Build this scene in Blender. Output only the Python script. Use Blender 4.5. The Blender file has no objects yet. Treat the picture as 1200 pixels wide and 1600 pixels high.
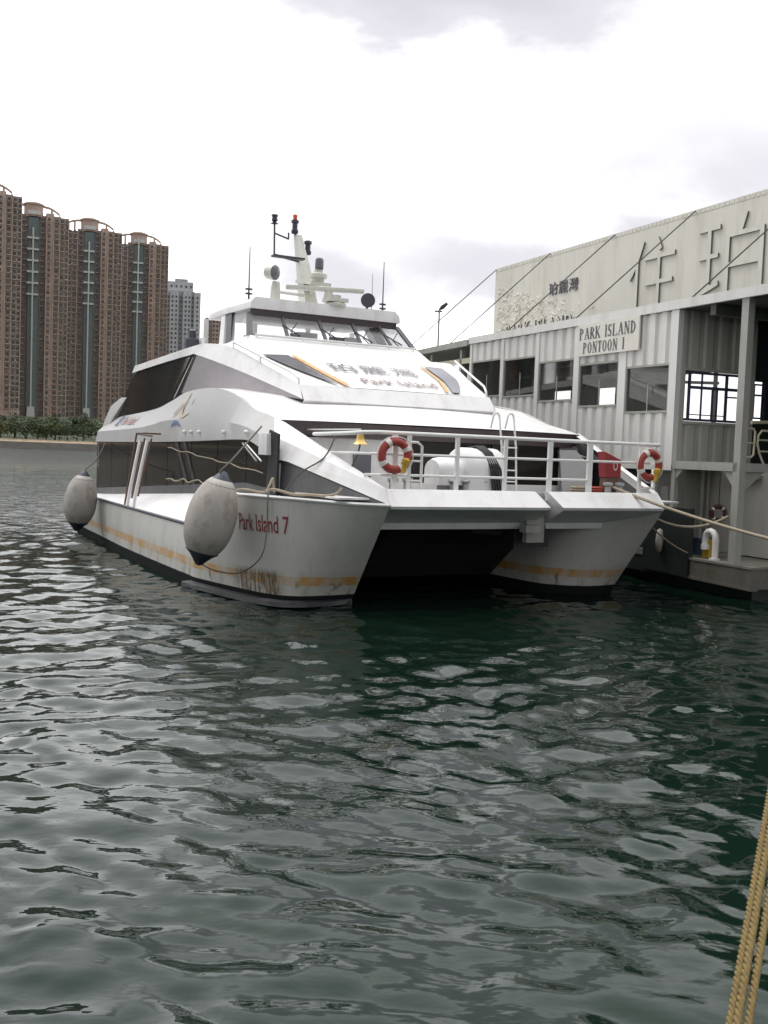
import bpy, bmesh, math, random
import numpy as np
from mathutils import Vector, Matrix, noise as mnoise

R = math.radians
SC = bpy.context.scene
COL = SC.collection

# ------------------------------------------------------------------ camera
CAM_H = 3.3
pit, rol = R(3.43), R(2.12)
fw = Vector((0, math.cos(pit), -math.sin(pit)))
u0 = Vector((0, math.sin(pit), math.cos(pit)))
rt = Vector((math.cos(rol), 0, 0)) + u0 * math.sin(rol)
up = u0 * math.cos(rol) - Vector((math.sin(rol), 0, 0))
cd = bpy.data.cameras.new('camera')
cam = bpy.data.objects.new('camera', cd)
COL.objects.link(cam)
cam.matrix_world = Matrix(((rt.x, up.x, -fw.x, 0), (rt.y, up.y, -fw.y, 0), (rt.z, up.z, -fw.z, CAM_H), (0, 0, 0, 1)))
cd.sensor_width = 36
cd.lens = 36
cd.clip_start = 0.1
cd.clip_end = 8000
SC.camera = cam

# ------------------------------------------------------------------ sky, sun, exposure
SUN_EL, SUN_AZ = R(60), R(-52)      # azimuth clockwise from +Y
w = bpy.data.worlds.new('World')
SC.world = w
w.use_nodes = True
wt = w.node_tree
wt.nodes.clear()


def N(t, typ, loc=None, **kw):
    n = t.nodes.new(typ)
    for k, v in kw.items():
        if k in n.bl_rna.properties:
            setattr(n, k, v)
        else:
            n.inputs[k.replace('_', ' ')].default_value = v
    return n


def L(t, a, b):
    t.links.new(a, b)


out = N(wt, 'ShaderNodeOutputWorld')
sky = N(wt, 'ShaderNodeTexSky')
sky.sky_type = 'NISHITA'
sky.sun_disc = False
sky.sun_elevation = SUN_EL
sky.sun_rotation = SUN_AZ
bg1 = N(wt, 'ShaderNodeBackground', Strength=0.1)
L(wt, sky.outputs[0], bg1.inputs[0])
bg2 = N(wt, 'ShaderNodeBackground', Strength=1.0)
tc = N(wt, 'ShaderNodeTexCoord')
sep = N(wt, 'ShaderNodeSeparateXYZ')
L(wt, tc.outputs['Generated'], sep.inputs[0])


def wm(op, a, b=None, c=None):
    n = N(wt, 'ShaderNodeMath', operation=op)
    for i, v in enumerate((a, b, c)):
        if v is None:
            continue
        if isinstance(v, (int, float)):
            n.inputs[i].default_value = v
        else:
            L(wt, v, n.inputs[i])
    return n.outputs[0]


def wnoise(scale, loc, stretch, det, rough, dist=0.0):
    mp = N(wt, 'ShaderNodeMapping')
    mp.inputs['Scale'].default_value = stretch
    mp.inputs['Location'].default_value = loc
    L(wt, tc.outputs['Generated'], mp.inputs[0])
    n = N(wt, 'ShaderNodeTexNoise', Scale=scale, Detail=det, Roughness=rough, Distortion=dist)
    L(wt, mp.outputs[0], n.inputs['Vector'])
    return n.outputs['Fac']


# overcast: a bright veil with greyer banks of cloud; each bank has a bearing, a height and a spread in degrees
n1 = wnoise(3.2, (.3, .1, .5), (1, 1, 2.6), 8.0, .55, .3)
n2 = wnoise(6.0, (.9, .4, .2), (1, 1, 1.8), 6.0, .52, .2)
az = wm('ADD', wm('MULTIPLY', wm('ARCTAN2', sep.outputs['X'], sep.outputs['Y']), 57.3), wm('MULTIPLY', wm('SUBTRACT', n1, .5), 16))
el = wm('ADD', wm('MULTIPLY', wm('ARCSINE', sep.outputs['Z']), 57.3), wm('MULTIPLY', wm('SUBTRACT', n2, .5), 9))
BANKS = [(4.5, 24.5, 13, 4.0, .95), (17, 15.5, 15, 4.6, .52), (21, 21, 9, 4, .5), (5, 9.5, 12, 3.6, .66), (-5, 9.5, 5, 3.0, .6), (14, 11, 7, 2.5, .7),
         (-60, 25, 30, 9, .8), (70, 20, 30, 10, .8), (150, 28, 40, 9, .8), (-130, 24, 30, 8, .7)]
tot = None
for a0, e0, sa, se, wgt in BANKS:
    da = wm('POWER', wm('ABSOLUTE', wm('DIVIDE', wm('SUBTRACT', az, a0), sa)), 2.0)
    de = wm('POWER', wm('ABSOLUTE', wm('DIVIDE', wm('SUBTRACT', el, e0), se)), 2.0)
    v = wm('MULTIPLY', wm('EXPONENT', wm('MULTIPLY', wm('ADD', da, de), -1.0)), wgt)
    tot = v if tot is None else wm('MAXIMUM', tot, v)
grey = wm('ADD', tot, wm('MULTIPLY', wm('SUBTRACT', n2, .5), .38))
cr = N(wt, 'ShaderNodeValToRGB')
cr.color_ramp.interpolation = 'EASE'
e = cr.color_ramp.elements
e[0].position, e[0].color = 0.06, (2.1, 2.1, 2.1, 1)
e[1].position, e[1].color = 0.95, (0.73, 0.70, 0.745, 1)
m_ = e.new(0.36)
m_.color = (1.12, 1.1, 1.13, 1)
m_ = e.new(0.60)
m_.color = (0.82, 0.795, 0.84, 1)
L(wt, grey, cr.inputs[0])
# sky dimmed behind the camera to keep forward-facing sides dark
def wsm(v, a, b):
    n = N(wt, 'ShaderNodeMapRange', interpolation_type='SMOOTHSTEP')
    L(wt, v, n.inputs['Value'])
    n.inputs['From Min'].default_value = a
    n.inputs['From Max'].default_value = b
    return n.outputs[0]


rear_dim = wm('MULTIPLY', wsm(wm('MULTIPLY', sep.outputs['Y'], -1.0), -.15, .45), wm('SUBTRACT', 1.0, wsm(sep.outputs['Z'], .62, .95)))
L(wt, wm('SUBTRACT', 1.0, wm('MULTIPLY', rear_dim, .66)), bg2.inputs[1])
L(wt, cr.outputs[0], bg2.inputs[0])
mixs = N(wt, 'ShaderNodeMixShader')
mixs.inputs[0].default_value = 0.9
L(wt, bg1.outputs[0], mixs.inputs[1])
L(wt, bg2.outputs[0], mixs.inputs[2])
L(wt, mixs.outputs[0], out.inputs[0])

sd = bpy.data.lights.new('sun', 'SUN')
sd.energy = 1.1
sd.angle = R(14)
sd.color = (1.0, 0.97, 0.92)
so = bpy.data.objects.new('sun', sd)
COL.objects.link(so)
sdir = Vector((math.sin(SUN_AZ) * math.cos(SUN_EL), math.cos(SUN_AZ) * math.cos(SUN_EL), math.sin(SUN_EL)))
so.rotation_euler = sdir.to_track_quat('Z', 'Y').to_euler()
so.location = sdir * 60

SC.view_settings.view_transform = 'Standard'
SC.view_settings.look = 'None'
SC.view_settings.exposure = 0.1
SC.view_settings.gamma = 1.0
SC.render.engine = 'CYCLES'
SC.cycles.use_denoising = True
SC.cycles.max_bounces = 6
SC.cycles.transparent_max_bounces = 12
SC.cycles.caustics_reflective = False
SC.cycles.caustics_refractive = False
random.seed(7)


# ------------------------------------------------------------------ helpers: materials
def mat(name, col, rough=0.5, metal=0.0, spec=0.5, var=0.12, scale=3.0, stretch=(1, 1, 1), bump=0.0, bscale=20.0,
        dirt=None, dirt_amt=0.0, dirt_scale=1.2, dirt_stretch=(1, 1, 0.25), coords='Object', coat=0.0):
    """Procedural material: base colour with noise variation, optional streaky dirt and fine bump."""
    m = bpy.data.materials.new(name)
    m.use_nodes = True
    t = m.node_tree
    b = t.nodes['Principled BSDF']
    b.inputs['Roughness'].default_value = rough
    b.inputs['Metallic'].default_value = metal
    b.inputs['Specular IOR Level'].default_value = spec
    b.inputs['Coat Weight'].default_value = coat
    tc = N(t, 'ShaderNodeTexCoord')
    mp = N(t, 'ShaderNodeMapping')
    mp.inputs['Scale'].default_value = stretch
    L(t, tc.outputs[coords], mp.inputs[0])
    n = N(t, 'ShaderNodeTexNoise', Scale=scale, Detail=5.0, Roughness=0.6)
    L(t, mp.outputs[0], n.inputs['Vector'])
    r = N(t, 'ShaderNodeMapRange')
    r.inputs['From Min'].default_value = 0.25
    r.inputs['From Max'].default_value = 0.75
    r.inputs['To Min'].default_value = 1 - var
    r.inputs['To Max'].default_value = 1 + var
    L(t, n.outputs['Fac'], r.inputs['Value'])
    mx = N(t, 'ShaderNodeMix', data_type='RGBA', blend_type='MULTIPLY')
    mx.inputs['Factor'].default_value = 1
    mx.inputs['A'].default_value = (*col, 1)
    L(t, r.outputs[0], mx.inputs['B'])
    cur = mx.outputs['Result']
    if dirt:
        mp2 = N(t, 'ShaderNodeMapping')
        mp2.inputs['Scale'].default_value = dirt_stretch
        L(t, tc.outputs[coords], mp2.inputs[0])
        n2 = N(t, 'ShaderNodeTexNoise', Scale=dirt_scale, Detail=8.0, Roughness=0.68)
        L(t, mp2.outputs[0], n2.inputs['Vector'])
        r2 = N(t, 'ShaderNodeMapRange')
        r2.inputs['From Min'].default_value = 0.48
        r2.inputs['From Max'].default_value = 0.72
        r2.inputs['To Min'].default_value = 0
        r2.inputs['To Max'].default_value = dirt_amt
        L(t, n2.outputs['Fac'], r2.inputs['Value'])
        m2 = N(t, 'ShaderNodeMix', data_type='RGBA')
        L(t, r2.outputs[0], m2.inputs['Factor'])
        L(t, cur, m2.inputs['A'])
        m2.inputs['B'].default_value = (*dirt, 1)
        cur = m2.outputs['Result']
    L(t, cur, b.inputs['Base Color'])
    if bump:
        nb = N(t, 'ShaderNodeTexNoise', Scale=bscale, Detail=4.0)
        L(t, tc.outputs[coords], nb.inputs['Vector'])
        bp = N(t, 'ShaderNodeBump', Strength=bump, Distance=0.02)
        L(t, nb.outputs['Fac'], bp.inputs['Height'])
        L(t, bp.outputs[0], b.inputs['Normal'])
    return m


def glass_mat(name, tint=(0.80, 0.80, 0.81), refl=0.12, amount=0.2):
    m = bpy.data.materials.new(name)
    m.use_nodes = True
    t = m.node_tree
    t.nodes.clear()
    o = N(t, 'ShaderNodeOutputMaterial')
    tr = N(t, 'ShaderNodeBsdfTransparent')
    tr.inputs[0].default_value = (*tint, 1)
    gl = N(t, 'ShaderNodeBsdfGlossy', Roughness=0.03)
    fr = N(t, 'ShaderNodeLayerWeight', Blend=0.5)
    pw = N(t, 'ShaderNodeMath', operation='POWER')
    L(t, fr.outputs['Facing'], pw.inputs[0])
    pw.inputs[1].default_value = 4.0
    n = N(t, 'ShaderNodeTexNoise', Scale=1.3, Detail=3.0)
    ad = N(t, 'ShaderNodeMath', operation='MULTIPLY_ADD')
    L(t, n.outputs['Fac'], ad.inputs[0])
    ad.inputs[1].default_value = amount * 0.3
    ad.inputs[2].default_value = 0.02
    md = N(t, 'ShaderNodeMath', operation='MULTIPLY_ADD')
    L(t, pw.outputs[0], md.inputs[0])
    md.inputs[1].default_value = 0.7
    L(t, ad.outputs[0], md.inputs[2])
    mx = N(t, 'ShaderNodeMixShader')
    L(t, md.outputs[0], mx.inputs[0])
    L(t, tr.outputs[0], mx.inputs[1])
    L(t, gl.outputs[0], mx.inputs[2])
    L(t, mx.outputs[0], o.inputs[0])
    return m


M = {}
M['white'] = mat('white_paint', (0.80, 0.79, 0.79), 0.38, var=0.05, scale=1.2, dirt=(0.42, 0.38, 0.33), dirt_amt=0.38, dirt_scale=2.0, dirt_stretch=(1, 1, .3))
M['offwhite'] = mat('weathered_white_paint', (0.43, 0.425, 0.425), 0.45, var=0.06, scale=1.0, dirt=(0.36, 0.33, 0.29), dirt_amt=0.4, dirt_scale=1.5)
M['deck'] = mat('deck_paint', (0.62, 0.61, 0.6), 0.7, var=0.1, scale=4)
M['rail'] = mat('rail_white', (0.78, 0.78, 0.76), 0.35, var=0.05)
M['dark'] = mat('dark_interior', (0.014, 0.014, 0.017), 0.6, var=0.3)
M['fascia'] = mat('dark_fascia', (0.075, 0.055, 0.06), 0.3, var=0.25, scale=6)
M['grey_panel'] = mat('dark_grey_panel', (0.095, 0.095, 0.10), 0.45, var=0.2, scale=2.5, dirt=(0.3, 0.29, 0.27), dirt_amt=0.3)
M['silver'] = mat('silver_window_film', (0.30, 0.275, 0.29), 0.33, metal=0.35, var=0.15, scale=2.2, stretch=(1, .5, 1))
M['tint'] = mat('tinted_glass', (0.022, 0.02, 0.018), 0.05, spec=0.26, var=0.3, scale=0.8, stretch=(1, 3, .25), bump=0.02, bscale=1.5)
M['tint2'] = mat('tinted_glass_grey', (0.10, 0.10, 0.125), 0.12, spec=0.6, var=0.15)
M['glass'] = glass_mat('clear_glass')
M['pierglass'] = glass_mat('dusty_pier_glass', (.82, .83, .82), amount=.5)
M['black'] = mat('black_rubber', (0.025, 0.025, 0.028), 0.6, var=0.3)
M['blackcap'] = mat('navy_cap', (0.03, 0.032, 0.06), 0.5, var=0.3)
M['fender'] = mat('fender_rubber', (0.40, 0.37, 0.335), 0.55, var=0.12, scale=2.2, dirt=(0.17, 0.15, 0.12), dirt_amt=0.85, dirt_scale=2.6, dirt_stretch=(1, 1, .7))
M['orange'] = mat('ring_orange', (0.33, 0.05, 0.035), 0.55, var=0.15)
M['oldring'] = mat('old_ring_dark', (0.07, 0.025, 0.022), .7, var=.3)
M['band'] = mat('ring_band', (0.75, 0.73, 0.7), 0.5)
M['rope'] = mat('beige_rope', (0.34, 0.285, 0.21), 0.85, var=0.3, scale=30, bump=.4, bscale=60)
M['thinrope'] = mat('dark_line', (0.10, 0.085, 0.07), 0.8, var=0.3, scale=10)
M['gold'] = mat('yellow_rope', (0.165, 0.115, 0.035), 0.8, var=0.4, scale=60, dirt=(0.10, 0.055, 0.025), dirt_amt=0.7, dirt_scale=14, dirt_stretch=(1, 1, 1))
M['red'] = mat('red_lettering', (0.22, 0.03, 0.035), 0.5, var=0.2, scale=12)
M['ink'] = mat('dark_lettering', (0.09, 0.085, 0.10), 0.5, var=0.3, scale=14)
M['fadeink'] = mat('faded_lettering', (0.13, 0.115, 0.14), 0.5, var=0.45, scale=9)
M['fadeink2'] = mat('more_faded_lettering', (0.24, 0.16, 0.155), 0.5, var=0.3, scale=9)
M['ochre'] = mat('ochre_stripe', (0.62, 0.36, 0.12), 0.5, var=0.2)
M['tan'] = mat('tan_logo', (0.42, 0.33, 0.22), 0.5, var=0.25, scale=6)
M['blue'] = mat('blue_logo', (0.10, 0.18, 0.32), 0.5)
M['bell'] = mat('brass_bell', (0.62, 0.42, 0.14), 0.3, metal=0.7, var=0.15)
M['yellow'] = mat('yellow_plastic', (0.55, 0.36, 0.04), 0.5, var=0.2)
M['bluebin'] = mat('blue_plastic', (0.06, 0.10, 0.15), 0.5, var=0.2)
M['fire'] = mat('red_box', (0.28, 0.03, 0.035), 0.5, var=0.15)
M['hook'] = mat('galvanised', (0.42, 0.42, 0.42), 0.4, metal=0.6, var=0.2)
M['mastw'] = mat('mast_cream', (0.62, 0.62, 0.56), 0.45, var=0.08, dirt=(.4, .34, .26), dirt_amt=.35, dirt_scale=4)
M['lamp'] = mat('lamp_black', (0.05, 0.05, 0.065), 0.35, var=0.2)
M['lens'] = mat('lens_grey', (0.14, 0.14, 0.16), 0.15, var=0.2)
M['redlens'] = mat('red_lens', (0.75, 0.12, 0.05), 0.25)
M['wood'] = mat('brown_post', (0.13, 0.08, 0.05), 0.6, var=0.2)
# pontoon
M['corr'] = mat('corrugated_paint', (0.68, 0.675, 0.65), 0.5, var=0.05, scale=.8, dirt=(0.33, 0.29, 0.22), dirt_amt=0.35, dirt_scale=2.2, dirt_stretch=(1, 1, .12))
M['corr_grey'] = mat('corrugated_grey', (0.47, 0.46, 0.42), 0.6, var=0.08, scale=1, dirt=(0.2, 0.18, 0.14), dirt_amt=0.4, dirt_scale=2.5, dirt_stretch=(1, 1, .12))
M['steel'] = mat('painted_steel', (0.34, 0.34, 0.31), 0.5, var=0.1, scale=2, dirt=(0.2, 0.15, 0.1), dirt_amt=0.4, dirt_scale=3)
M['inner'] = mat('interior_wall', (0.42, 0.42, 0.38), 0.7, var=0.15)
M['plate'] = mat('pontoon_plate', (0.13, 0.122, 0.10), 0.6, var=.2, dirt=(.08, .05, .03), dirt_amt=.6, dirt_scale=2)
M['decksteel'] = mat('deck_steel', (0.20, 0.19, 0.165), 0.7, var=.2)
M['ceil'] = mat('soffit', (0.10, 0.105, 0.095), 0.7, var=0.2)
M['navy'] = mat('navy_frame', (0.03, 0.04, 0.09), 0.4, var=0.2)
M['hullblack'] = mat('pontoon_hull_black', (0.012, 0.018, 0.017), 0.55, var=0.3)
M['bill'] = mat('sign_wall_cream', (0.70, 0.68, 0.61), 0.6, var=0.05, scale=.5, dirt=(0.36, 0.31, 0.22), dirt_amt=0.4, dirt_scale=1.3, dirt_stretch=(1, 1, .15))
M['billside'] = mat('letter_side_shadow', (0.16, 0.16, 0.16), 0.6)  # dark grey paints the shadow along the raised letters' edges
M['signw'] = mat('sign_white', (0.66, 0.64, 0.58), 0.5, var=0.05)
M['cable'] = mat('steel_cable', (0.09, 0.08, 0.08), 0.6)
M['cream'] = mat('cream_rail', (0.62, 0.58, 0.42), 0.45, var=0.1)
M['concrete'] = mat('concrete', (0.30, 0.29, 0.27), 0.85, var=0.15)


def ferry_hull_mat():
    """White topsides with the ochre stripe, black boot top, weed stain and streaks: all paint or growth that stays put."""
    m = bpy.data.materials.new('ferry_hull_paint')
    m.use_nodes = True
    t = m.node_tree
    b = t.nodes['Principled BSDF']
    b.inputs['Roughness'].default_value = 0.4
    tc = N(t, 'ShaderNodeTexCoord')
    sx = N(t, 'ShaderNodeSeparateXYZ')
    L(t, tc.outputs['Object'], sx.inputs[0])

    def math_(op, a, bb=None, c=None):
        n = N(t, 'ShaderNodeMath', operation=op)
        for i, v in enumerate((a, bb, c)):
            if v is None:
                continue
            if isinstance(v, (int, float)):
                n.inputs[i].default_value = v
            else:
                L(t, v, n.inputs[i])
        return n.outputs[0]

    def noise(scale, st, det=6.0, rough=.62):
        mp = N(t, 'ShaderNodeMapping')
        mp.inputs['Scale'].default_value = st
        L(t, tc.outputs['Object'], mp.inputs[0])
        n = N(t, 'ShaderNodeTexNoise', Scale=scale, Detail=det, Roughness=rough)
        L(t, mp.outputs[0], n.inputs['Vector'])
        return n.outputs['Fac']

    def mixc(f, a, bcol):
        n = N(t, 'ShaderNodeMix', data_type='RGBA')
        if isinstance(f, (int, float)):
            n.inputs['Factor'].default_value = f
        else:
            L(t, f, n.inputs['Factor'])
        if isinstance(a, tuple):
            n.inputs['A'].default_value = (*a, 1)
        else:
            L(t, a, n.inputs['A'])
        n.inputs['B'].default_value = (*bcol, 1)
        return n.outputs['Result']

    def smooth(v, a, bb, lo=0., hi=1.):
        n = N(t, 'ShaderNodeMapRange', interpolation_type='SMOOTHSTEP')
        L(t, v, n.inputs['Value'])
        for k, x in (('From Min', a), ('From Max', bb), ('To Min', lo), ('To Max', hi)):
            n.inputs[k].default_value = x
        return n.outputs[0]
    z, y, x = sx.outputs['Z'], sx.outputs['Y'], sx.outputs['X']
    zz = math_('MULTIPLY_ADD', noise(3, (1, 1, 1)), 0.02, z)
    base = mixc(smooth(noise(1.1, (1, 1, .35)), .45, .75, 0, .55), (0.52, 0.515, 0.49), (0.38, 0.36, 0.32))
    # repainted patch behind the name
    base = mixc(smooth(noise(7, (1.5, 1.5, .12), 8), .55, .72, 0, .35), base, (0.30, 0.25, 0.17))
    # thin grime line
    base = mixc(math_('MULTIPLY', smooth(z, .6, .72, 1, 0), smooth(noise(4, (1, 1, .2)), .4, .7, 0, .35)), base, (0.30, 0.26, 0.18))
    fade = smooth(noise(3.2, (1, .6, .5)), .36, .66, .3, 1)
    stripe = math_('MULTIPLY', smooth(zz, .345, .36), smooth(zz, .55, .565, 1, 0))
    base = mixc(math_('MULTIPLY', stripe, fade), base, (0.48, 0.27, 0.08))
    # brown weed stain at the shoulder of the bow
    sm = math_('MULTIPLY', smooth(y, 1.7, 1.95), smooth(y, 2.9, 3.5, 1, 0))
    sm = math_('MULTIPLY', sm, smooth(zz, .52, .72, 1, 0))
    sm = math_('MULTIPLY', sm, smooth(x, -4.9, -4.6, 1, 0))
    sm = math_('MULTIPLY', sm, smooth(noise(6, (2.5, 2.5, .35), 8, .7), .36, .56))
    base = mixc(math_('MULTIPLY', sm, .9), base, (0.085, 0.055, 0.018))
    # rust weeping along the lower strake further aft
    rs = math_('MULTIPLY', smooth(zz, .35, .5, 1, 0), smooth(noise(2.3, (2, 1.2, .3), 8, .7), .54, .66))
    base = mixc(math_('MULTIPLY', rs, .8), base, (0.16, 0.10, 0.04))
    base = mixc(smooth(zz, .125, .14, 1, 0), base, (0.012, 0.014, 0.014))
    L(t, base, b.inputs['Base Color'])
    L(t, smooth(zz, .10, .16, .9, .4), b.inputs['Roughness'])
    L(t, smooth(zz, .10, .16, .1, .5), b.inputs['Specular IOR Level'])
    nb = N(t, 'ShaderNodeTexNoise', Scale=1.6, Detail=2.0)
    L(t, tc.outputs['Object'], nb.inputs['Vector'])
    bp = N(t, 'ShaderNodeBump', Strength=0.12, Distance=0.05)
    L(t, nb.outputs['Fac'], bp.inputs['Height'])
    L(t, bp.outputs[0], b.inputs['Normal'])
    return m


M['hull'] = ferry_hull_mat()
M['strake'] = mat('patchy_strake', (0.03, 0.03, 0.034), 0.4, var=0.3, dirt=(0.4, 0.4, 0.4), dirt_amt=.3, dirt_scale=.9, dirt_stretch=(1, 1, 1))
M['under'] = mat('tunnel_shade_tone', (0.022, 0.024, 0.023), 0.7, var=.3)  # near-black tone stands in for the shade inside the tunnel


# ------------------------------------------------------------------ helpers: meshes and objects
class MB:
    def __init__(s):
        s.v, s.f, s.m = [], [], []

    def face(s, pts, mi=0):
        i = len(s.v)
        s.v += [tuple(p) for p in pts]
        s.f.append(tuple(range(i, i + len(pts))))
        s.m.append(mi)
        return s

    def grid(s, rows, mi=0, closed=False, close_rows=False):
        i = len(s.v)
        n = len(rows[0])
        for r_ in rows:
            s.v += [tuple(p) for p in r_]
        nr = len(rows)
        for a in range(nr if close_rows else nr - 1):
            for b in range(n if closed else n - 1):
                a2, b2 = (a + 1) % nr, (b + 1) % n
                s.f.append((i + a * n + b, i + a * n + b2, i + a2 * n + b2, i + a2 * n + b))
                s.m.append(mi)
        return s

    def box(s, c, size, mi=0, rot=None):
        hx, hy, hz = size[0] / 2, size[1] / 2, size[2] / 2
        P = [Vector((x, y, z)) for x in (-hx, hx) for y in (-hy, hy) for z in (-hz, hz)]
        if rot is not None:
            P = [rot @ p for p in P]
        i = len(s.v)
        s.v += [tuple(p + Vector(c)) for p in P]
        for q in ((0, 1, 3, 2), (4, 6, 7, 5), (0, 4, 5, 1), (2, 3, 7, 6), (0, 2, 6, 4), (1, 5, 7, 3)):
            s.f.append(tuple(i + k for k in q))
            s.m.append(mi)
        return s

    def bb(s, a, b, mi=0):
        return s.box([(a[i] + b[i]) / 2 for i in range(3)], [abs(b[i] - a[i]) for i in range(3)], mi)

    def prism(s, poly, vec, mi=0, mi_side=None):
        """closed solid: polygon POLY extruded by VEC"""
        n = len(poly)
        i = len(s.v)
        v = Vector(vec)
        s.v += [tuple(p) for p in poly] + [tuple(Vector(p) + v) for p in poly]
        s.f.append(tuple(range(i + n - 1, i - 1, -1)))
        s.m.append(mi)
        s.f.append(tuple(range(i + n, i + 2 * n)))
        s.m.append(mi)
        for k in range(n):
            k2 = (k + 1) % n
            s.f.append((i + k, i + k2, i + n + k2, i + n + k))
            s.m.append(mi if mi_side is None else mi_side)
        return s

    def tube(s, pts, r, n=8, closed=False, mi=0, caps=True):
        pts = [Vector(p) for p in pts]
        rr = r if isinstance(r, (list, tuple)) else [r] * len(pts)
        rows = []
        prev = None
        for k, p in enumerate(pts):
            if closed:
                d = pts[(k + 1) % len(pts)] - pts[k - 1]
            else:
                d = pts[min(k + 1, len(pts) - 1)] - pts[max(k - 1, 0)]
            d.normalize()
            if prev is None:
                ref = Vector((0, 0, 1)) if abs(d.z) < 0.9 else Vector((1, 0, 0))
                a = d.cross(ref).normalized()
            else:
                a = (prev - d * prev.dot(d)).normalized()
            prev = a
            b = d.cross(a)
            rows.append([p + (a * math.cos(2 * math.pi * j / n) + b * math.sin(2 * math.pi * j / n)) * rr[k] for j in range(n)])
        s.grid(rows, mi, closed=True, close_rows=closed)
        if not closed and caps:
            s.face(list(reversed(rows[0])), mi)
            s.face(rows[-1], mi)
        return s

    def lathe(s, prof, o=(0, 0, 0), ax=(0, 0, 1), n=20, mi=0):
        """prof: [(radius, height)] turned about axis AX through O"""
        ax = Vector(ax).normalized()
        ref = Vector((0, 0, 1)) if abs(ax.z) < 0.9 else Vector((1, 0, 0))
        a = ax.cross(ref).normalized()
        b = ax.cross(a)
        o = Vector(o)
        rows = [[o + ax * h + (a * math.cos(2 * math.pi * j / n) + b * math.sin(2 * math.pi * j / n)) * max(r, 1e-4) for j in range(n)] for r, h in prof]
        s.grid(rows, mi, closed=True)
        if prof[0][0] > 1e-3:
            s.face(rows[0], mi)
        if prof[-1][0] > 1e-3:
            s.face(list(reversed(rows[-1])), mi)
        return s

    def mesh(s, name, mats, smooth=None, bevel=0):
        me = bpy.data.meshes.new(name)
        me.from_pydata(s.v, [], s.f)
        for mm in (mats if isinstance(mats, (list, tuple)) else [mats]):
            me.materials.append(mm)
        me.polygons.foreach_set('material_index', s.m)
        bm = bmesh.new()
        bm.from_mesh(me)
        bmesh.ops.remove_doubles(bm, verts=bm.verts, dist=1e-5)
        bmesh.ops.recalc_face_normals(bm, faces=bm.faces)
        if bevel:
            eds = [e_ for e_ in bm.edges if e_.is_manifold and e_.calc_face_angle(0) > 0.6]
            bmesh.ops.bevel(bm, geom=eds, offset=bevel, segments=2, profile=0.6, affect='EDGES', clamp_overlap=True)
        bm.to_mesh(me)
        bm.free()
        if smooth is not None:
            me.polygons.foreach_set('use_smooth', [True] * len(me.polygons))
            me.set_sharp_from_angle(angle=R(smooth))
        me.update()
        return me

    def build(s, name, mats, parent=None, smooth=35, bevel=0, label=None):
        o = bpy.data.objects.new(name, s.mesh(name, mats, smooth, bevel))
        COL.objects.link(o)
        if parent is not None:
            o.parent = parent
        if label:
            o['label'] = label
        return o


def tag(o, label, cat, group=None, kind=None):
    o['label'] = label
    o['category'] = cat
    if group:
        o['group'] = group
    if kind:
        o['kind'] = kind
    return o


def thing(name, label, cat, mw=None, group=None):
    o = bpy.data.objects.new(name, None)
    o.empty_display_size = 0.3
    COL.objects.link(o)
    if mw is not None:
        o.matrix_world = mw
    return tag(o, label, cat, group)


def structure(o):
    o['kind'] = 'structure'
    return o


def copy_tree(o, parent=None):
    c = o.copy()
    COL.objects.link(c)
    if parent is not None:
        c.parent = parent
    for ch in list(o.children):
        copy_tree(ch, c)
    return c


def text_geo(body, size=1.0, bold=0.0, width=1.0, extrude=0.0, spacing=1.0, align='LEFT'):
    """(verts, faces) of flat or raised lettering from the built-in font, x right, y up"""
    c = bpy.data.curves.new('t', 'FONT')
    c.body = body
    c.size = size
    c.offset = bold
    c.extrude = extrude
    c.space_character = spacing
    c.align_x = align
    c.resolution_u = 3
    o = bpy.data.objects.new('t', c)
    COL.objects.link(o)
    bpy.context.view_layer.update()
    me = bpy.data.meshes.new_from_object(o.evaluated_get(bpy.context.evaluated_depsgraph_get()))
    vs = [(v.co.x * width, v.co.y, v.co.z) for v in me.vertices]
    fs = [tuple(p.vertices) for p in me.polygons]
    bpy.data.objects.remove(o)
    bpy.data.curves.remove(c)
    bpy.data.meshes.remove(me)
    return vs, fs


def text_mesh(name, body, fn, material, parent=None, fine=0, side_mat=None, fit=None, **kw):
    """lettering mapped into place by fn(x,y,z)->point; fit=(w,h) rescales its extents to start at 0"""
    vs, fs = text_geo(body, **kw)
    if fit:
        x0, x1 = min(v[0] for v in vs), max(v[0] for v in vs)
        y0, y1 = min(v[1] for v in vs), max(v[1] for v in vs)
        vs = [((v[0] - x0) / (x1 - x0) * fit[0], (v[1] - y0) / (y1 - y0) * fit[1], v[2]) for v in vs]
    me = bpy.data.meshes.new(name)
    me.from_pydata(vs, [], fs)
    bm = bmesh.new()
    bm.from_mesh(me)
    bmesh.ops.remove_doubles(bm, verts=bm.verts, dist=1e-6)
    bm.normal_update()
    for f_ in bm.faces:
        f_.material_index = 1 if (side_mat and abs(f_.normal.z) < 0.7) else 0
    if fine:
        bmesh.ops.triangulate(bm, faces=bm.faces)
        for _ in range(4):
            es = [e_ for e_ in bm.edges if e_.calc_length() > fine]
            if not es:
                break
            bmesh.ops.subdivide_edges(bm, edges=es, cuts=1)
            bmesh.ops.triangulate(bm, faces=bm.faces)
    for v in bm.verts:
        v.co = Vector(fn(*v.co))
    bm.to_mesh(me)
    bm.free()
    me.materials.append(material)
    if side_mat:
        me.materials.append(side_mat)
    o = bpy.data.objects.new(name, me)
    COL.objects.link(o)
    if parent is not None:
        o.parent = parent
    return o


def lerp(a, b, t):
    return tuple(a[i] + (b[i] - a[i]) * t for i in range(len(a)))


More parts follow.
